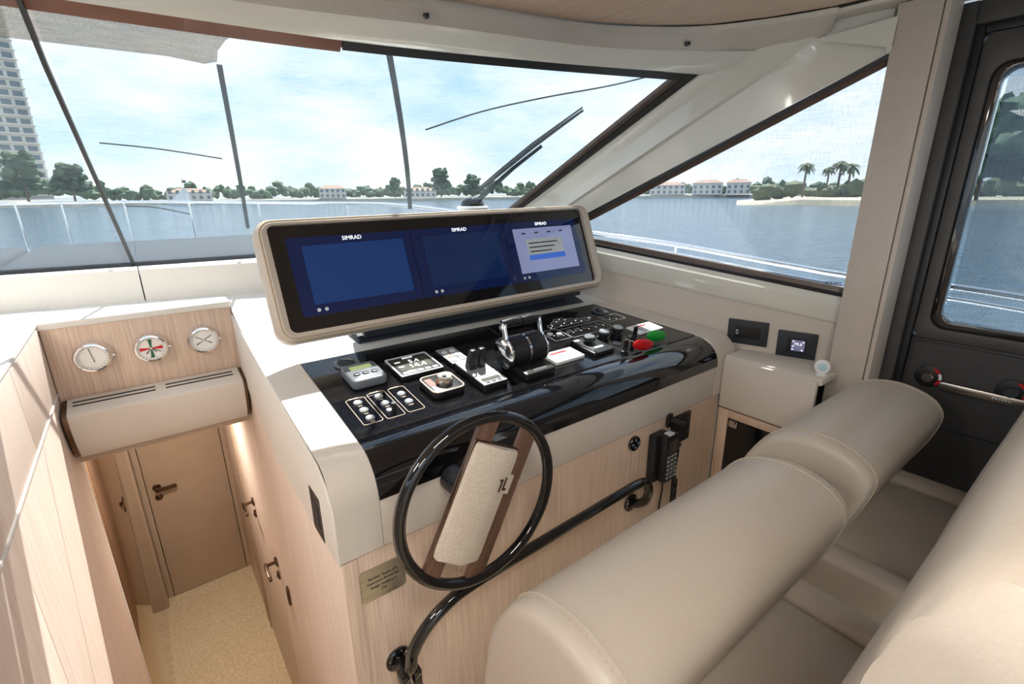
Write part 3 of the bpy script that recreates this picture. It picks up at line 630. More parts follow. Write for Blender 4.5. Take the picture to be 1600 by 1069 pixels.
# switch groups with outlines
def swgroup(x0, x1, y0, y1, btns, label, key=None):
    cx, cy = (x0+x1)/2, (y0+y1)/2; hw, hh = (x1-x0)/2, (y1-y0)/2
    g = thing('switch_group', label, 'switches', dash(cx, cy), 'outlined switch groups')
    frame(rr(-hw, hw, -hh, hh, .008), rr(-hw+.0015, hw-.0015, -hh+.0015, hh-.0015, .0068), 0, .0008, 'z').build('outline', 'paleline', g)
    for x, y in btns:
        b = MB().lathe([(.0125, 0), (.0125, .003), (.0105, .0045), (.008, .0035), (.0, .0032)], (x, y, 0), seg=24).build('button', 'button', g)
        MB().box(x-.006, x+.006, y-.020, y-.0175, 0, .0008).build('button_label', 'paleline', g)
    MB().box(-hw*.6, hw*.4, hh-.001, hh+.003, 0, .0009).build('group_label', 'paleline', g)
    return g
swgroup(.390, .446, 1.16, 1.305, [(0, .045), (0, 0), (0, -.045)], 'leftmost outlined switch group with three silver buttons')
g = swgroup(.455, .510, 1.158, 1.311, [(0, .048), (0, .004)], 'middle outlined switch group with black toggle')
MB().lathe([(.009, 0), (.009, .003), (.007, .004)], (-.004, -.035, 0), seg=20).build('button', 'button', g); MB().tube([(.006, -.044, 0), (.006, -.044, .026)], .007, 12).build('toggle', 'bplastic', g)
swgroup(.519, .572, 1.16, 1.309, [(0, .03), (0, -.02)], 'right outlined switch group with two silver buttons, beside the square controller')
# right half: tablet plate, boat diagram, buttons, knobs, labels, keys
c = thing('glass_plate', 'flat black glass plate on the dash behind the throttle', 'panel', dash(1.15, 1.512))
MB().prism(rr(-.085, .085, -.06, .06, .006), 0, .010, 'z').build('body', 'bplastic', c, .002); MB().prism(rr(-.08, .08, -.055, .055, .004), .0095, .0112, 'z').build('glass', 'black', c)
c = thing('boat_diagram', 'white line drawing of the yacht with lamps, printed on the dash', 'diagram', dash(1.435, 1.475))
def pline(pts, wd, parent, nm='line'):
    mb = MB()
    for a, b in zip(pts, pts[1:]):
        d = V(b[0]-a[0], b[1]-a[1]).normalized(); n = V(-d.y, d.x)*wd
        mb.add([(a[0]-n.x, a[1]-n.y, .0006), (b[0]-n.x, b[1]-n.y, .0006), (b[0]+n.x, b[1]+n.y, .0006), (a[0]+n.x, a[1]+n.y, .0006)], [(0, 1, 2, 3)])
    return mb.build(nm, 'whiteline', parent, smooth=False)
pline([(-.13, -.028), (.10, -.028), (.14, .0), (.10, .005), (-.12, .005), (-.13, -.028)], .0016, c); pline([(-.10, .006), (-.07, .03), (.03, .03), (.07, .006)], .0016, c); pline([(-.11, -.012), (.12, -.010)], .001, c)
pline([(-.06, .032), (-.045, .048), (.0, .048), (.01, .032)], .0016, c); pline([(-.09, .018), (.05, .018)], .001, c)
for x, y in ((-.12, -.02), (-.06, -.018), (0, -.018), (.06, -.018), (.12, -.004), (-.05, .024), (.0, .024), (-.02, .04), (-.1, -.004), (-.03, -.004), (.04, -.003)):
    MB().lathe([(.003, 0), (.003, .0012)], (x, y, 0), seg=10).build('lamp', 'glow', c)
def btnrow(x0, x1, y0, y1, pts, label, m='bplastic', dots=True):
    cx, cy = (x0+x1)/2, (y0+y1)/2; hw, hh = (x1-x0)/2, (y1-y0)/2
    g = thing('button_row', label, 'buttons', dash(cx, cy), 'outlined button rows on the right of the dash')
    frame(rr(-hw, hw, -hh, hh, .006), rr(-hw+.0012, hw-.0012, -hh+.0012, hh-.0012, .005), 0, .0008, 'z').build('outline', 'whiteline', g)
    for x, y in pts:
        b = MB().lathe([(.0125, 0), (.0125, .003), (.010, .005), (.0, .0045)], (x, y, 0), seg=22).build('button', m, g)
        frame([(x+.0135*math.cos(a), y+.0135*math.sin(a)) for a in [2*PI*k/20 for k in range(20)]], [(x+.0125*math.cos(a), y+.0125*math.sin(a)) for a in [2*PI*k/20 for k in range(20)]], 0, .0012, 'z').build('button_ring', 'whiteline', g)
        if dots: MB().lathe([(.0022, 0), (.0022, .001)], (x+.006, y-.02, 0), seg=8).build('lamp', 'glow', g)
    return g
btnrow(1.33, 1.575, 1.335, 1.425, [(-.09+.045*k, .016) for k in range(5)], 'row of five black push buttons right of the throttle')
btnrow(1.24, 1.325, 1.34, 1.44, [(-.018, .016), (.018, .0)], 'pair of white lit buttons in an outline behind the throttle', 'whiteline')
btnrow(1.60, 1.715, 1.39, 1.455, [(-.035, .008), (.0, .0)], 'pair of black buttons in an outline below the right cup ring')
for x, y, lab, red_ in ((1.163, 1.218, 'white notice with red heading beside the throttle base', 1), (1.685, 1.262, 'white notice with red heading at the right end of the dash', 1)):
    c = thing('notice_plate', lab, 'notice', dash(x, y), 'white notices on the dash')
    MB().prism(rr(-.07 if x < 1.3 else -.08, .07 if x < 1.3 else .08, -.04, .04, .005), 0, .006 if x > 1.3 else .012, 'z').build('plate', 'white', c, .001)
    zt = .0062 if x > 1.3 else .0122
    MB().prism(rr(-.05, .03, .016, .026, .002), zt-.001, zt+.0004, 'z').build('heading_bar', 'red', c)
    for k in range(4): MB().box(-.05, .05-.012*k, .004-.010*k, .007-.010*k, zt-.001, zt+.0003).build('print_line', 'greyplastic', c)
c = thing('thruster_control', 'black rectangular joystick plate with round knob on the right of the dash', 'control', dash(1.322, 1.228))
MB().prism(rr(-.055, .055, -.066, .066, .003), 0, .016, 'z').build('base', 'bplastic', c, .002)
MB().lathe([(.012, .016), (.012, .024), (.024, .028), (.024, .040), (.020, .043), (.0, .043)], (.0, .02, 0), seg=28).build('knob', 'bplastic', c); MB().lathe([(.02, .0428), (.02, .0436)], (0, .02, 0), seg=24).build('knob_top', 'greyplastic', c)
MB().prism(rr(-.048, -.02, .045, .058, .002), .0155, .0168, 'z').build('mark', 'whiteline', c); MB().prism(rr(-.02, .03, -.035, -.022, .002), .0155, .0166, 'z').build('mark', 'whiteline', c)
for x, y, lab in ((1.437, 1.275, 'nearer of the two grey-topped rotary knobs, left of the other'), (1.525, 1.28, 'farther grey-topped rotary knob beside the keys')):
    c = thing('rotary_knob', lab, 'knob', dash(x, y), 'grey-topped rotary knobs')
    MB().lathe([(.026, 0), (.026, .004), (.018, .006), (.018, .014), (.026, .018), (.026, .026), (.022, .030)], seg=28).build('body', 'bplastic', c)
    MB().lathe([(.0225, .029), (.019, .034), (.0, .034)], seg=24).build('cap', 'button', c)
for x, y, lab in ((1.445, 1.21, 'flat round plug in front of the nearer rotary knob'), (1.56, 1.225, 'flat round plug between the two ignition keys')):
    c = thing('blanking_plug', lab, 'plug', dash(x, y), 'flat round plugs'); MB().lathe([(.017, 0), (.017, .003), (.014, .0045)], seg=24).build('disc', 'greyplastic', c); MB().box(-.008, .008, -.001, .001, .004, .0052).build('slot', 'seal', c)
for x, y, col, lab, ox, oy in ((1.405, 1.135, 'red', 'ignition key with red oval float tag', .060, -.032), (1.545, 1.205, 'green', 'ignition key with green oval float tag', .045, -.070)):
    c = thing('ignition_key', lab, 'key', dash(x, y), 'ignition keys')
    MB().lathe([(.014, 0), (.014, .008), (.010, .01), (.008, .022)], seg=20).build('lock', 'bplastic', c)
    MB().prism(rr(-.011, .011, .0, .034, .006), -.003, .003, 'y').build('key_bow', 'bplastic', c, .001).location = (0, 0, .022)
    MB().tube([(.006, 0, .05), (ox*.3, oy*.4, .05), (ox-.035, oy+.006, .040)], .0015, 6).build('ring', 'steel', c)
    rings = []
    for k in range(13):
        u = -1+2*k/12; r = math.sqrt(max(.0004, 1-u*u)); rings.append([(ox+u*.050, oy-u*.010+.012*math.cos(a)*r, .034+.024*math.sin(a)*r-u*.006) for a in [2*PI*q/16 for q in range(16)]])
    MB().loft(rings).build('float_tag', col, c)
# ================================================================== monitor housing
ma = math.radians(20.5)
mm = T(1.0, 1.55, 1.24) @ Matrix.Rotation(math.radians(-.55), 4, 'Y') @ Matrix(((1, 0, 0, 0), (0, math.sin(ma), -math.cos(ma), 0), (0, math.cos(ma), math.sin(ma), 0), (0, 0, 0, 1)))
# local axes: x right, y up along the screen, z towards the viewer
MO = thing('monitor_housing', 'wide leather-rimmed housing of three navigation screens on the dash', 'monitor', mm)
of_ = rr(-.712, .700, -.075, .312, .05, 6); mf = rr(-.695, .682, -.058, .296, .038, 6); gi = rr(-.678, .652, -.045, .290, .022, 6)
f3 = lambda P, z: [(x, y, z) for x, y in P]
of_b = rr(-.700, .69, -.06, .30, .05, 6)
MB().loft([f3(of_b, -.085), f3(of_, -.05), f3(of_, .0), f3(mf, .022), f3(gi, .018), f3(gi, .002)], True, False).build('rim', 'leather', MO)
MB().tube([(x, y, .016) for x, y in rr(-.702, .690, -.066, .303, .045, 6)], .0022, 6, True).build('rim_seam', 'stitch', MO)
MB().prism(gi, -.08, .004, 'z').build('front_glass', 'glassblack', MO)
MB().loft([f3(of_b, -.085), f3(rr(-.60, .60, .0, .24, .05, 6), -.125)]).build('back_shell', 'bplastic', MO)
xs = (-.632, -.2135, .2005, .606)
for k in range(3):
    x0, x1 = xs[k]+.002, xs[k+1]-.002
    s_ = MB().prism(rr(x0, x1, 0, .25, .004), .003, .0055, 'z').build('screen', 'scrb', MO)
    MB().prism(rr(x0+.042, x1-.03, .034, .222, .002), .005, .0062, 'z').build('screen_area', ('scr', 'scr2', 'scr3')[k], s_)
    text('SIMRAD', .019, T((x0+x1)/2, .238, .006), 'glow', s_, 'maker_mark')
    for q in (0, 1): MB().lathe([(.006, .0055), (.006, .0064)], (x0+.05+q*.024, .016, 0), seg=14).build('touch_key', 'whiteline', s_)
    if k == 2:
        MB().prism(rr(x0+.10, x1-.10, .085, .175, .002), .006, .0066, 'z').build('dialog_box', 'whiteline', s_); MB().prism(rr(x0+.10, x1-.10, .085, .108, .002), .0064, .0070, 'z').build('dialog_bar', 'scrbar', s_)
        for q in range(3): MB().prism(rr(x0+.11, x1-.13-.02*q, .155-.018*q, .160-.018*q, .001), .0065, .0069, 'z').build('text_line', 'ink', s_)
        for q in range(4): MB().prism(rr(x0+.085+.07*q, x0+.105+.07*q, .198, .204, .001), .006, .0068, 'z').build('text_line', 'ink', s_)
MB().lathe([(.004, .004), (.004, .006)], (-.58, .272, 0), seg=12).build('light_sensor', 'seal', MO)
MB().loft([[(-.40, .02, -.08), (.62, .02, -.08), (.62, .10, -.08), (-.40, .10, -.08)], [(-.42, -.09, -.115), (.66, -.09, -.115), (.66, -.02, -.19), (-.42, -.02, -.19)]]).build('neck', 'anth', MO, .004)
b = MB(); b.loft([[V(.57, 1.66, dz(1.66)+.002), V(1.70, 1.64, dz(1.64)+.002), V(1.68, 1.92, 1.16), V(.56, 1.92, 1.16)], [V(.58, 1.67, dz(1.66)+.014), V(1.69, 1.65, dz(1.64)+.014), V(1.66, 1.90, 1.178), V(.58, 1.90, 1.178)]])
fb = b.build('foot', 'anth', MO, .004); fb.matrix_parent_inverse = mm.inverted()
# compass behind the housing
c = thing('compass', 'dark domed compass on a white ring behind the screens', 'compass', T(1.33, 2.05, 1.17))
MB().lathe([(.10, 0), (.10, .25), (.075, .33), (.070, .36)], seg=28).build('pedestal', 'white', c); MB().lathe([(.072, .352), (.078, .36), (.072, .368)], seg=28).build('ring', 'white', c)
MB().lathe([(.062, .35), (.062, .362), (.055, .388), (.035, .405), (.0, .41)], seg=28).build('dome', 'glassblack', c)
# ================================================================== steering wheel
wc = V(.549, .85, .886)
SW = thing('steering_wheel', 'black steering wheel with two walnut bars and woven hub', 'steering wheel', T(*wc) @ Matrix.Rotation(math.radians(-1.4), 4, 'X') @ Matrix.Rotation(math.radians(28.5), 4, 'Y'))
R0 = .214
MB().tube([(R0*math.cos(2*PI*k/72), 0, R0*math.sin(2*PI*k/72)) for k in range(72)], .0145, 16, True).build('rim', 'black', SW)
for s_ in (-1, 1):
    MB().box(s_*.066-.026, s_*.066+.026, -.006, .008, -.198, .198).build('spoke', 'walnut', SW, .002)
hp = [(-.092, -.010), (-.090, -.024), (-.026, -.046), (.036, -.026), (.040, -.010)]
rings = []
for z, k in ((-.142, .90), (-.136, .97), (-.12, 1), (.12, 1), (.136, .97), (.142, .90)):
    rings.append([(-.026+(x+.026)*k, -.01+(y+.01)*k, z) for x, y in hp])
MB().loft(rings).build('hub_pad', 'hubfab', SW)
MB().prism([(-.094, -.012), (-.092, .004), (.042, .004), (.042, -.012)], -.146, .146, 'z').build('hub_trim', 'bronze', SW, .002)
def logo(parent):
    mb = MB()
    # two thin upright strokes with opposed serifs
    y = -.0335
    sl = .37
    def q(x0, x1, z0, z1):
        pts = [(x0, z0), (x1, z0), (x1, z1), (x0, z1)]
        mb.loft([[(x-.012, -.0275-(.048-x)*.33-.0004, z) for x, z in pts], [(x-.012, -.0275-(.048-x)*.33-.0024, z) for x, z in pts]])
    q(.016, .0205, .040, .072); q(.008, .016, .067, .072); q(.030, .0345, .044, .076); q(.0345, .046, .044, .049)
    pl = [(.026, .034), (.054, .034), (.054, .082), (.026, .082)]
    MB().loft([[(x-.004, -.016, z) for x, z in pl], [(x-.004, -.0262-(.048-x)*.20, z) for x, z in pl]]).build('emblem_tab', 'hubfab', parent)
    return mb.build('emblem', 'bronze', parent)
logo(SW)
MB().lathe([(.03, -.008), (.03, -.06), (.036, -.10), (.036, -.138)], axis='y', seg=28).build('column', 'bplastic', SW)
# ================================================================== things on the console front
c = thing('grab_rail', 'long black bent grab rail across the console front below the wheel', 'rail', T(.39, 1.003, .40))
pts = [(-.03, -.005, -.02), (-.03, -.05, -.012), (-.028, -.078, .02), (-.02, -.085, .075), (.02, -.088, .13), (.08, -.09, .168), (.16, -.09, .186), (.40, -.09, .196), (.65, -.09, .206), (.84, -.09, .212), (.90, -.088, .200), (.93, -.085, .16), (.935, -.07, .10), (.94, -.03, .06), (.94, -.004, .05)]
MB().tube(spline(pts, 5), .0165, 14).build('tube', 'black', c)
for x, z in ((-.03, -.02), (.94, .05)):
    f = MB().lathe([(.036, 0), (.036, .006), (.030, .010), (.02, .012)], (x, 0, z), 'y', 28).build('flange', 'black', c)
    for a in (40, 160, 280): MB().lathe([(.005, .006), (.004, .011)], (x+.027*math.cos(math.radians(a)), 0, z+.027*math.sin(math.radians(a))), 'y', 10).build('screw', 'chrome', f)
for x in (-.045, -.012): MB().box(x-.012, x+.012, -.085, -.045, -.06, .0).build('clamp', 'black', c, .004)
c = thing('builder_plate', 'bronze coloured builder plate with engraved lines, left of the wheel', 'plate', T(.342, 1.003, .658))
MB().prism(rr(-.060, .060, -.048, .048, .01), -.002, 0, 'y').build('plate', 'steel', c)
fm = Matrix(((1, 0, 0, 0), (0, 0, -1, -.0024), (0, 1, 0, 0), (0, 0, 0, 1)))
for k, (s_, sz) in enumerate((('Ferretti Yachts 670', .010), ('Costruttore Ferretti SpA', .0085), ('Design Category A', .009), ('ITA', .010))): text(s_, sz, T(0, 0, .018-.014*k) @ fm, 'ink', c, 'engraving')
c = thing('round_switch', 'small round black control with four keys on the console front', 'switch', T(1.325, 1.003, .708))
MB().lathe([(.030, 0), (.030, .006), (.027, .010), (.0, .011)], axis='y', seg=32).build('body', 'black', c)
for x, z in ((0, .015), (0, -.015), (-.015, 0), (.015, 0)): MB().lathe([(.006, .010), (.005, .0125)], (x, 0, z), 'y', 14).build('key', 'greyplastic', c)
c = thing('radio_handset', 'black radio handset with keypad in its cradle on the console front', 'handset', T(1.465, 1.003, .615))
MB().box(-.052, .030, -.034, 0, -.10, .10).build('cradle', 'bplastic', c, .006)
MB().box(-.030, .050, -.068, -.034, -.095, .105).build('body', 'bplastic', c, .008)
MB().prism(rr(-.020, .040, .03, .085, .004), -.070, -.067, 'y').build('display', 'black', c)
for i in range(3):
    for j in range(6): MB().prism(rr(-.019+i*.022, -.005+i*.022, .012-j*.018, .021-j*.018, .002), -.0715, -.067, 'y').build('key', 'button', c)
MB().box(-.012, .02, -.066, -.040, .103, .110).build('top_label', 'red' if False else 'whiteline', c, .001)
MB().tube(spline([(-.01, -.05, -.095), (-.008, -.05, -.14), (-.01, -.045, -.22), (.0, -.04, -.36)], 5), .004, 8).build('cord', 'bplastic', c)
c = thing('microphone_hook', 'black hook with hanging coiled lead beside the handset', 'hook', T(1.535, 1.003, .74))
MB().prism(rr(-.020, .014, -.03, .028, .01), -.012, 0, 'y').build('clip', 'bplastic', c, .003); MB().tube([(0, -.01, .0), (.02, -.035, -.01), (.04, -.045, -.014)], [.009, .011, .011], 10).build('plug', 'bplastic', c)
MB().tube(spline([(.03, -.045, -.02), (.022, -.04, -.07), (.025, -.04, -.14), (.015, -.04, -.22), (.02, -.04, -.27)], 5), .0035, 8).build('cord', 'bplastic', c)
MB().lathe([(.004, .01), (.009, .004), (.009, -.006), (.004, -.012)], (.024, -.04, -.10), seg=12).build('ferrite', 'bplastic', c)
MB().tube([(.02+.010*math.cos(2*PI*k/10), -.04+.010*math.sin(2*PI*k/10), -.25-.0011*k) for k in range(110)], .003, 6).build('coil', 'bplastic', c)
c = thing('cover_plate', 'square black cover plate at the right end of the console front', 'plate', T(1.61, 1.003, .68))
MB().box(-.058, .062, -.012, 0, -.062, .062).build('plate', 'bplastic', c, .002); MB().box(-.055, .055, -.0135, -.011, -.055, .055).build('face', 'seal', c, .001)
# ================================================================== starboard cabinet
CB = thing('side_cabinet', 'low cabinet with fabric flap and dark glass door beside the console', 'cabinet', T(1.90, .84, 0))
MB().prism([(0, -.218), (.125, -.218), (.125, -.18), (.24, -.18), (.24, .16), (0, .16)], .905, .93, 'z').build('ledge', 'fabric', CB, .005)
MB().box(-.012, .012, -.205, .158, .70, .922).build('flap', 'fabric', CB, .006)
MB().box(.02, .22, -.16, .155, .02, .90).build('carcass', 'seal', CB)
MB().box(0, .02, .115, .16, 0, .69).build('frame_stile', 'wood', CB, .002); MB().box(0, .02, -.18, .115, .655, .69).build('frame_rail', 'wood', CB, .002); MB().box(0, .02, -.18, -.15, 0, .655).build('frame_stile', 'wood', CB, .002)
dr = MB().box(.004, .012, -.15, .113, .02, .653).build('glass_door', 'glassblack', CB, .001)
MB().box(-.004, .006, .070, .105, .618, .648).build('hinge', 'chrome', dr, .002)
# wall plates
c = thing('socket_plate', 'anthracite double socket plate on the fabric side wall nearer the console', 'socket', wallm(.99, 1.012, .022))
MB().prism(rr(-.080, .080, -.055, .055, .004), 0, .009, 'z').build('plate', 'anth', c, .002)
MB().prism(rr(-.052, .052, -.028, .028, .002), .008, .0105, 'z').build('insert', 'bplastic', c, .001); MB().box(-.031, -.029, -.028, .028, .010, .0112).build('divider', 'seal', c)
for x in (-.005, .032):
    for y, wdt in ((.011, .008), (-.008, .010)): MB().box(x-wdt/2, x+wdt/2, y-.0015, y+.0015, .0100, .0114).build('slot', 'seal', c)
    MB().lathe([(.004, .0100), (.004, .0114)], (x+.013, .0, 0), seg=10).build('ground_hole', 'seal', c)
for y in (.006, -.006): MB().box(-.046, -.036, y-.003, y+.003, .0100, .0116).build('usb_port', 'whiteline', c)
c = thing('thermostat', 'anthracite thermostat plate reading 79.0 beside the white sensor', 'thermostat', wallm(.81, .988, .022))
MB().prism(rr(-.072, .072, -.057, .057, .004), 0, .009, 'z').build('plate', 'anth', c, .002); MB().prism(rr(-.034, .034, -.031, .031, .003), .008, .0115, 'z').build('module', 'seal', c, .001)
s_ = MB().prism(rr(-.018, .030, -.024, .024, .002), .011, .0122, 'z').build('screen', 'thermo', c); text('79.0', .017, T(.006, .006, .0124), 'glow', s_, 'reading')
for x, y in ((-.012, .018), (-.012, -.004), (-.012, -.018), (.024, .018), (.022, -.018)): MB().prism(rr(x-.003, x+.003, y-.002, y+.002, .001), .012, .0128, 'z').build('icon', 'glow', s_)
c = thing('motion_sensor', 'small round white sensor standing on the cabinet ledge by the post', 'sensor', T(1.955, .650, .931) @ Matrix.Rotation(math.radians(18), 4, 'Z'))
MB().lathe([(.020, 0), (.018, .006), (.006, .010)], seg=24).build('foot', 'white', c); 
MB().lathe([(.016, -.012), (.026, -.008), (.027, .004), (.024, .008), (.018, .009)], (0, 0, .033), 'x', 28).build('body', 'white', c); MB().lathe([(.0165, .0085), (.012, .011), (.0, .012)], (0, 0, .033), 'x', 24).build('lens', 'lightcyan', c)
# ================================================================== helm seats
prof = [(.640, .575), (.645, .70), (.622, .80), (.585, .875), (.548, .922), (.50, .950), (.44, .962), (.385, .958), (.330, .938), (.298, .908), (.290, .870), (.308, .795), (.345, .70), (.385, .60), (.41, .575)]
pv = [V(p[0], p[1], 0) for p in prof]
pr = [(p.x, p.y) for p in spline([pv[-1]]+pv+[pv[0]], 3)[3:-3]]
def seat(name, label, x0, x1, dzs=0, back=True):
    t_ = thing(name, label, 'helm chair', T((x0+x1)/2, .2, 0), 'leather helm seats')
    h = (x1-x0)/2; cy, cz = .46, .77
    def ring(x, k, inset_=0): return [(x, cy-.2+(y-cy)*k, cz+(z-cz)*k+dzs) for y, z in pr]
    body = []
    for x, k in ((-h+.045, 1), (-h+.30, 1.0), (0, 1.004), (h-.30, 1.0), (h-.045, 1)): body.append(ring(x, k))
    bo = MB().loft(body).build('bolster', 'leather', t_)
    for s in (-1, 1):
        rg = [ring(s*(h-.045), 1.0), ring(s*(h-.025), .993), ring(s*(h-.010), .97), ring(s*(h-.003), .93), ring(s*h, .86)]
        MB().loft(rg).build('bolster_end', 'leather', t_)
        MB().tube([V(p[0], p[1], p[2]) for p in ring(s*(h-.045), 1.003)], .0022, 6, True).build('seam', 'leather', t_)
        st = MB()
        for off in (-.010, .010):
            R_ = resample([V(*p) for p in ring(s*(h-.045)+off, 1.003)], 150)
            for a, b in zip(R_[::2], R_[1::2]):
                d = (b-a)*.35; st.tube([a+d*.2, b-d*.2], .0011, 4)
        sto = st.build('stitching', 'stitch', t_, smooth=False); sto['kind'] = 'stuff'
    # seat cushion: middle and two side rolls
    zt = .635+dzs
    def cushion(xa, xb, za, nm, crown=.01):
        rings = []
        for k in range(7):
            u = k/6; x = xa+(xb-xa)*u; e = .012*(1 if k in (0, 6) else 0); cz_ = crown*math.sin(PI*u)
            rings.append([(x, -.05, za-.13), (x, .40, za-.13), (x, .43-e, za-.07), (x, .425-e, za-.025+cz_-e), (x, .39, za+cz_-e), (x, .1, za+cz_-e), (x, -.05, za+cz_-e)])
        return MB().loft(rings).build(nm, 'leather', t_, .004)
    cushion(-h+.09, h-.095, zt, 'seat_cushion'); cushion(-h, -h+.087, zt+.006, 'side_roll', .008); cushion(h-.092, h, zt+.006, 'side_roll', .008)
    st = MB()
    for s in (-1, 1):
        for k in range(60):
            y = -.02+.0068*k; st.tube([(s*(h-.012), y, zt+.002), (s*(h-.012), y+.004, zt+.002)], .001, 4)
    st.build('stitching', 'stitch', t_, smooth=False)['kind'] = 'stuff'
    MB().box(-h+.015, h-.015, -.05, .40, .42+dzs, .50+dzs).build('seat_shell', 'leather', t_, .02, seg=3)
    MB().lathe([(.22, 0), (.22, .02), (.09, .05), (.075, .42)], (0, .12, 0), seg=28).build('pedestal', 'anth', t_)
    # backrest, leaning back
    bp_ = [(.015, .62), (.012, .70), (-.01, .85), (-.05, 1.05), (-.085, 1.22), (-.10, 1.30), (-.13, 1.345), (-.175, 1.35), (-.21, 1.31), (-.21, 1.15), (-.17, .85), (-.14, .62)]
    q = [V(a, b_, 0) for a, b_ in bp_]; sm = [(p.x, p.y) for p in spline([q[-1]]+q+[q[0]], 3)[3:-3]]
    def bring(x, k): return [(x, -.125+(y+.08)*k, 1.0+(z-1.0)*(1-(1-k)*.5)+dzs) for y, z in sm]
    MB().loft([bring(-h+.02, .6), bring(-h+.025, .8), bring(-h+.05, .97), bring(-h+.10, 1), bring(0, 1.02), bring(h-.10, 1), bring(h-.05, .97), bring(h-.022, .8), bring(h-.012, .6)]).build('backrest', 'leather', t_)
    MB().tube([V(*p) for p in bring(h-.055, .972)], .002, 6, True).build('back_seam', 'leather', t_)
    return t_
seat('helm_chair', 'nearest beige leather helm seat with raised bolster, behind the wheel', .405, 1.235, -.02)
seat('helm_chair', 'farther beige leather helm seat with raised bolster, beside the dark door', 1.335, 2.025, 0)
# ================================================================== OUTSIDE: boat
def wsline(pts): return [ws(s, t, .055) for s, t in pts]
WP = thing('wiper', 'black windscreen wiper parked upright outside the glass', 'wiper')
MB().tube(wsline([(5.50, .05), (5.52, .28), (5.54, .47), (5.58, .60)]), [.016, .014, .010, .008], 8).build('arm', 'wiper', WP)
bl = wsline([(5.50, .30), (5.535, .45), (5.57, .58), (5.61, .67), (5.655, .765)])
MB().tube([p+V(-.025, 0, .012) for p in bl], [.006, .010, .011, .008, .005], 6).build('blade_holder', 'wiper', WP); MB().tube([p+V(-.04, -.01, .02) for p in bl], .004, 5).build('blade', 'wiper', WP)
# hull
HU = thing('boat_deck', 'white side decks and foredeck of the yacht outside the windows', None, kind='structure')
stb = [(2.95, -3), (3.02, 0), (2.72, 2), (2.28, 4), (1.55, 6), (.45, 8), (-.45, 8.6)]
port = [(-1.35, 8), (-2.45, 6), (-3.2, 4), (-3.6, 2), (-3.9, 0), (-3.9, -3)]
poly = stb+port
dzk = lambda y: .35+.05*max(0, y)
MB().loft([[V(x*.86, y*.97, -3.3) for x, y in poly], [V(x, y, dzk(y)-.1) for x, y in poly], [V(x, y, dzk(y)+.02) for x, y in poly]], True, False).build('hull', 'hull', HU)
d_ = MB(); n_ = len(stb)
xp = lambda y: -3.9 if y <= 0 else (-3.9+.15*y if y < 2 else (-3.6+.2*(y-2) if y < 4 else (-3.2+.375*(y-4) if y < 6 else (-2.45+.55*(y-6) if y < 8 else -1.35+1.5*(y-8)))))
# deck ring outside the cabin: foredeck and starboard side deck
def deckx(y):
    for (x0, y0), (x1, y1) in zip(stb, stb[1:]):
        if y0 <= y <= y1: return x0+(x1-x0)*(y-y0)/(y1-y0)
    return stb[-1][0]
d_.grid([[V(2.32-.1*max(0, min(2.6, y)), y, dzk(y)), V(deckx(y), y, dzk(y))] for y in (-3, -1, 0, 1, 2, 2.7)]); d_.grid([[V(xp(y), y, dzk(y)), V(deckx(y), y, dzk(y))] for y in (3.8, 4, 5, 6, 7, 8, 8.5)])
d_.build('deck', 'hull', HU)
MB().loft([[V(-2.6, 2.80, .9), V(1.62, 2.66, .9), V(2.2, .9, .3), V(2.25, .7, .3)], [V(-2.5, 2.70, 1.28), V(1.64, 2.44, 1.29), V(1.98, 1.2, 1.2), V(2.18, .7, 1.15)]], False, False).build('cabin_side', 'hull', HU)
SP = thing('foredeck_sunpad', 'long blue-grey covered sunpad on the foredeck ahead of the windscreen', 'sunpad', T(-.7, 4.6, 0))
for k, (x0, x1) in enumerate(((-1.35, -.03), (.0, 2.1))):
    MB().box(x0, x1, -1.4, 1.25, .92, 1.20).build('cushion', 'deckpad', SP, .06, seg=3)
MB().box(-1.4, 2.1, -1.66, -1.42, .92, 1.22).build('backrest_roll', 'deckpad', SP, .08, seg=3)
railpts = [(3.02, -2, .95), (2.98, .3, 1.145), (2.86, .95, 1.175), (2.66, 1.8, 1.276), (2.5, 2.33, 1.324), (2.25, 3.3, 1.42), (1.95, 4.4, 1.50), (1.45, 5.8, 1.51), (.75, 7.2, 1.52), (.1, 7.95, 1.53), (-.45, 8.15, 1.53), (-1.0, 7.95, 1.53), (-1.75, 7.0, 1.52), (-2.3, 5.6, 1.5)]
RL = thing('bow_rail', 'polished steel guard rail running round the bow and starboard side', 'rail', T(0, 0, 0))
rs = spline(railpts, 8); MB().tube(rs, .017, 10).build('top_rail', 'chrome', RL)
MB().tube([p+V(0, 0, -.055) for p in rs if p.y < 4], .010, 8).build('lower_rail', 'chrome', RL)
for x, y, z in ((2.66, 1.8, 1.276), (3.0, 0.0, 1.12), (2.25, 3.3, 1.42), (1.75, 5.0, 1.505), (1.2, 6.35, 1.515), (.62, 7.4, 1.52), (-.02, 8.0, 1.53), (-.62, 8.13, 1.53), (-1.0, 7.95, 1.53), (-1.75, 7.0, 1.52)):
    MB().tube([(x, y, z), (x+.01, y-.01, dzk(y)-.02)], .013, 8).build('stanchion', 'chrome', RL)
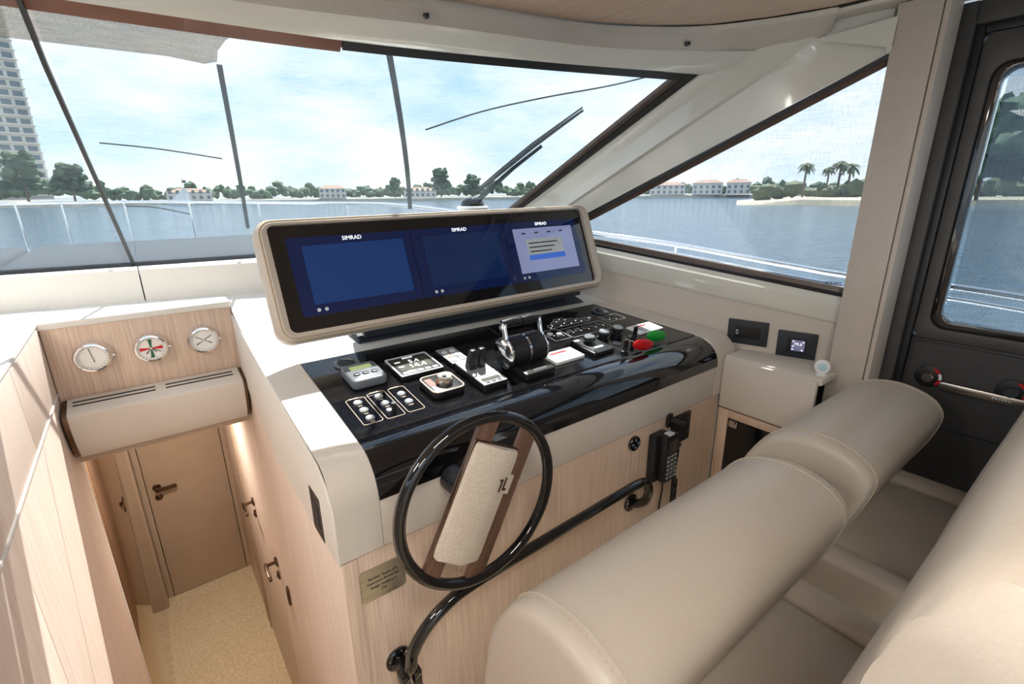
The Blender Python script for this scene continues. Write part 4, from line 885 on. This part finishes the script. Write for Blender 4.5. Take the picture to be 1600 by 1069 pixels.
# ================================================================== OUTSIDE: water and shore
mb = MB(); S_ = 2500; mb.add([(-S_, -S_, -3.2), (S_, -S_, -3.2), (S_, S_, -3.2), (-S_, S_, -3.2)], [(0, 1, 2, 3)])
tag(mb.build('water', 'water', smooth=False), 'wind-rippled blue water around the yacht', 'water', kind='stuff')
def az(a, r): a = math.radians(a); return r*math.sin(a), r*math.cos(a)
SH = thing('shore', 'low far bank with seawall across the water', None, kind='structure')
rings = []
for k in range(61):
    a = -35+k*2.4; r = 340 if a < 50 else 340+max(0, a-50)*1.2
    rings.append([V(*az(a, r-1.2), -3.4), V(*az(a, r), -1.6), V(*az(a, r+12), -1.0), V(*az(a, r+160), -.2), V(*az(a, r+160), -4)])
MB().loft(rings).build('bank', 'stone', SH)
rings = []
for k in range(21):
    a = 61.5+k*1.9; r = 178+6*math.sin(k*.7); q = min(1, k/3); hh = 1.6*q
    rings.append([V(*az(a, r), -3.4), V(*az(a, r+1), -3.2+hh), V(*az(a, r+14), -3.0+hh*1.15), V(*az(a, r+60), -2.8+hh), V(*az(a, r+60), -3.6)])
MB().loft(rings).build('spit', 'sand', SH)
def blob(mb, c, rx, rz, sub=1, jit=.22):
    bm = bmesh.new(); bmesh.ops.create_icosphere(bm, subdivisions=sub, radius=1)
    vs = []
    for v in bm.verts:
        k = 1+random.uniform(-jit, jit); vs.append((c[0]+v.co.x*rx*k, c[1]+v.co.y*rx*k, c[2]+v.co.z*rz*k))
    mb.add(vs, [tuple(v.index for v in f.verts) for f in bm.faces]); bm.free()
tl = MB()
for k in range(300):
    a = -30+k*.43+random.uniform(-.2, .2); r = random.uniform(352, 400) if a < 50 else random.uniform(360, 430)
    h_ = 5+7*abs(noise.noise(V(a*.35, 3.1, 0)))*2+random.uniform(-1, 2)
    if -9 < a < -1: h_ *= 1.55
    x, y = az(a, r)
    for q in range(4): blob(tl, (x+random.uniform(-2.5, 2.5), y+random.uniform(-2, 2), -1+h_*random.uniform(.25, .8)), random.uniform(1.8, 3.6), random.uniform(1.6, 3.0))
tag(tl.build('treeline', 'leaf'), 'uneven band of green trees along the far shore', 'trees', kind='stuff')
sh_ = MB()
for k in range(60):
    a = 63+k*.6+random.uniform(-.2, .2); x, y = az(a, random.uniform(200, 232))
    blob(sh_, (x, y, random.uniform(-.5, 2.2)), random.uniform(2, 4.5), random.uniform(1.5, 3.4))
tag(sh_.build('shrubbery', 'leaf2'), 'olive scrub covering the sandy spit on the right', 'bushes', kind='stuff')
def bigtree(a, r, h_, wd, label, m='leaf'):
    x, y = az(a, r); t_ = thing('tree', label, 'tree', T(x, y, -1.2), 'tall trees on the far shore')
    MB().tube([(0, 0, 0), (.2, 0, h_*.3), (0, .2, h_*.6)], [.5, .4, .25], 8).build('trunk', 'trunk', t_)
    mb = MB()
    for q in range(60):
        u = random.random(); blob(mb, (random.uniform(-wd, wd)*(1-.5*u), random.uniform(-wd, wd)*.6, h_*(.32+.6*u)), wd*random.uniform(.16, .32), wd*random.uniform(.14, .28), 2, .3)
    mb.build('crown', m, t_)
bigtree(-6.3, 300, 22, 7, 'broad dark tree at the far left edge of the windscreen')
bigtree(-3.4, 310, 18, 7, 'tall green tree right of the high-rise tower')
bigtree(29.5, 335, 19, 6, 'tallest tree on the far shore, left of the wiper')
bigtree(33.0, 338, 15, 6, 'rounded tree just left of the wiper arm')
bigtree(24.5, 338, 13, 4, 'small tree right of the vertical strap on the far shore')
bigtree(42, 330, 14, 5, 'rounded tree between wiper and windscreen edge')
bigtree(80, 150, 20, 13, 'large dark tree mass seen through the door window'); bigtree(75.5, 185, 15, 8, 'dense tree filling the near side of the door window')
def palm(a, r, h_, label, s=1):
    x, y = az(a, r); t_ = thing('palm_tree', label, 'palm', T(x, y, -2.2), 'palms on the sandy spit')
    MB().tube(spline([(0, 0, 0), (.3, .1, h_*.5), (.1, 0, h_)], 4), [.35*s]*9, 7).build('trunk', 'trunk', t_)
    mb = MB()
    for q in range(26):
        b_ = 2*PI*q/26*2.6; el = random.uniform(-.5, 1.0); ln = random.uniform(2.6, 3.6)*s
        P = [V(.1, 0, h_)+V(math.cos(b_)*ln*u*math.cos(el*.6), math.sin(b_)*ln*u*math.cos(el*.6), ln*(el*u*.7-.75*u*u)) for u in (0, .33, .66, 1)]
        n = V(-math.sin(b_), math.cos(b_), 0); wd = (.15, .55, .5, .05)
        mb.loft([[p-n*w_*s, p+V(0, 0, .12), p+n*w_*s] for p, w_ in zip(P, wd)], False, False)
    blob(mb, (.1, 0, h_), 1.3*s, 1.0*s)
    mb.build('fronds', 'leaf2', t_)
palm(67.3, 200, 11.5, 'leftmost palm on the sandy spit', .95); palm(69.2, 203, 10.2, 'short palm second from the left on the spit', .8)
palm(70.1, 205, 11.8, 'bushy palm in the middle of the spit group', 1.1); palm(70.9, 204, 11.0, 'bushy palm just right of the middle one on the spit', 1.0)
palm(73.0, 206, 15.5, 'tallest palm standing above the others on the spit', 1.1); palm(73.7, 204, 11.2, 'lower palm under the tallest one, by the post', 1.2)
def house(a, r, wd, h_, label, floors=2):
    x, y = az(a, r); t_ = thing('house', label, 'house', T(x, y, -1.2) @ Matrix.Rotation(math.radians(-a), 4, 'Z'), 'houses on the far shore')
    MB().box(-wd/2, wd/2, -4, 4, 0, h_).build('walls', 'house', t_)
    MB().loft([[(-wd/2-.6, -4.6, h_), (wd/2+.6, -4.6, h_), (wd/2+.6, 4.6, h_), (-wd/2-.6, 4.6, h_)], [(-wd/4, -.5, h_+2.2), (wd/4, -.5, h_+2.2), (wd/4, .5, h_+2.2), (-wd/4, .5, h_+2.2)]]).build('roof', 'roof', t_, smooth=False)
    n = max(3, int(wd/3.2))
    for f in range(floors):
        for k in range(n): cx = -wd/2+wd*(k+.5)/n; MB().box(cx-.8, cx+.8, -4.12, -3.95, .8+f*3, 2.6+f*3).build('window', 'pane', t_)
for a, r, wd, h_, lab in ((5, 345, 22, 4.5, 'pale house among trees left of centre on the far shore'), (18, 345, 16, 6, 'pale villa with tan roof, between the two vertical straps'), (27.2, 330, 20, 4.2, 'long white house below the tallest tree'), (44, 345, 20, 5, 'white house near the windscreen corner'), (58.5, 352, 18, 7, 'white waterside villa beyond the side window, farther left'), (61.5, 352, 14, 7, 'narrow white villa beyond the side window, nearest the spit'), (54.5, 352, 22, 6, 'wide pale villa at the lower corner of the side window')):
    house(a, r, wd, h_, lab)
x, y = az(-6.6, 520); tw = thing('apartment_tower', 'pale high-rise apartment tower at the left edge of the windscreen', 'building', T(x, y, -1.5) @ Matrix.Rotation(math.radians(18), 4, 'Z'))
MB().box(-15, 15, -12, 12, 0, 150).build('wall', 'tower', tw); MB().box(-10, 10, -8, 8, 150, 158).build('roof_house', 'tower', tw)
fl_ = bpy.data.meshes
wmesh = None
for f in range(24):
    for k in range(4):
        if wmesh is None:
            wo = MB().box(-2.6, 2.6, -.3, .3, 0, 3.2).build('window', 'pane', tw); wmesh = wo.data
        else:
            wo = bpy.data.objects.new('window', wmesh); COL.objects.link(wo); wo.parent = tw
        wo.location = (-11+k*7.3, -12, 5+f*6)
for f in range(24): MB().box(-15.5, 15.5, -13.5, -12, 3.6+f*6, 4.3+f*6).build('balcony', 'tower', tw)
x, y = az(4.2, 300); yb = thing('sailing_boat', 'small moored boat with pale triangular sail cover on the far water', 'boat', T(x, y, -3.2))
MB().loft([[(-5, -.6, 0), (5, -.9, 0), (5, .9, 0), (-5, .6, 0)], [(-6.5, -1.2, 1.5), (5.5, -1.4, 1.4), (5.5, 1.4, 1.4), (-6.5, 1.2, 1.5)]]).build('hull', 'hull', yb)
MB().loft([[(-4, -.1, 2.2), (4, -.1, 2.2), (4.0, .1, 2.2), (-4, .1, 2.2)], [(1.6, -.05, 8), (3.6, -.05, 8), (3.6, .05, 8), (1.6, .05, 8)]]).build('sail', 'white', yb); MB().tube([(2, 0, 1), (2, 0, 13)], .12, 6).build('mast', 'steel', yb); MB().box(2, 3.6, -.03, .03, 10.8, 12).build('flag', 'anth', yb)
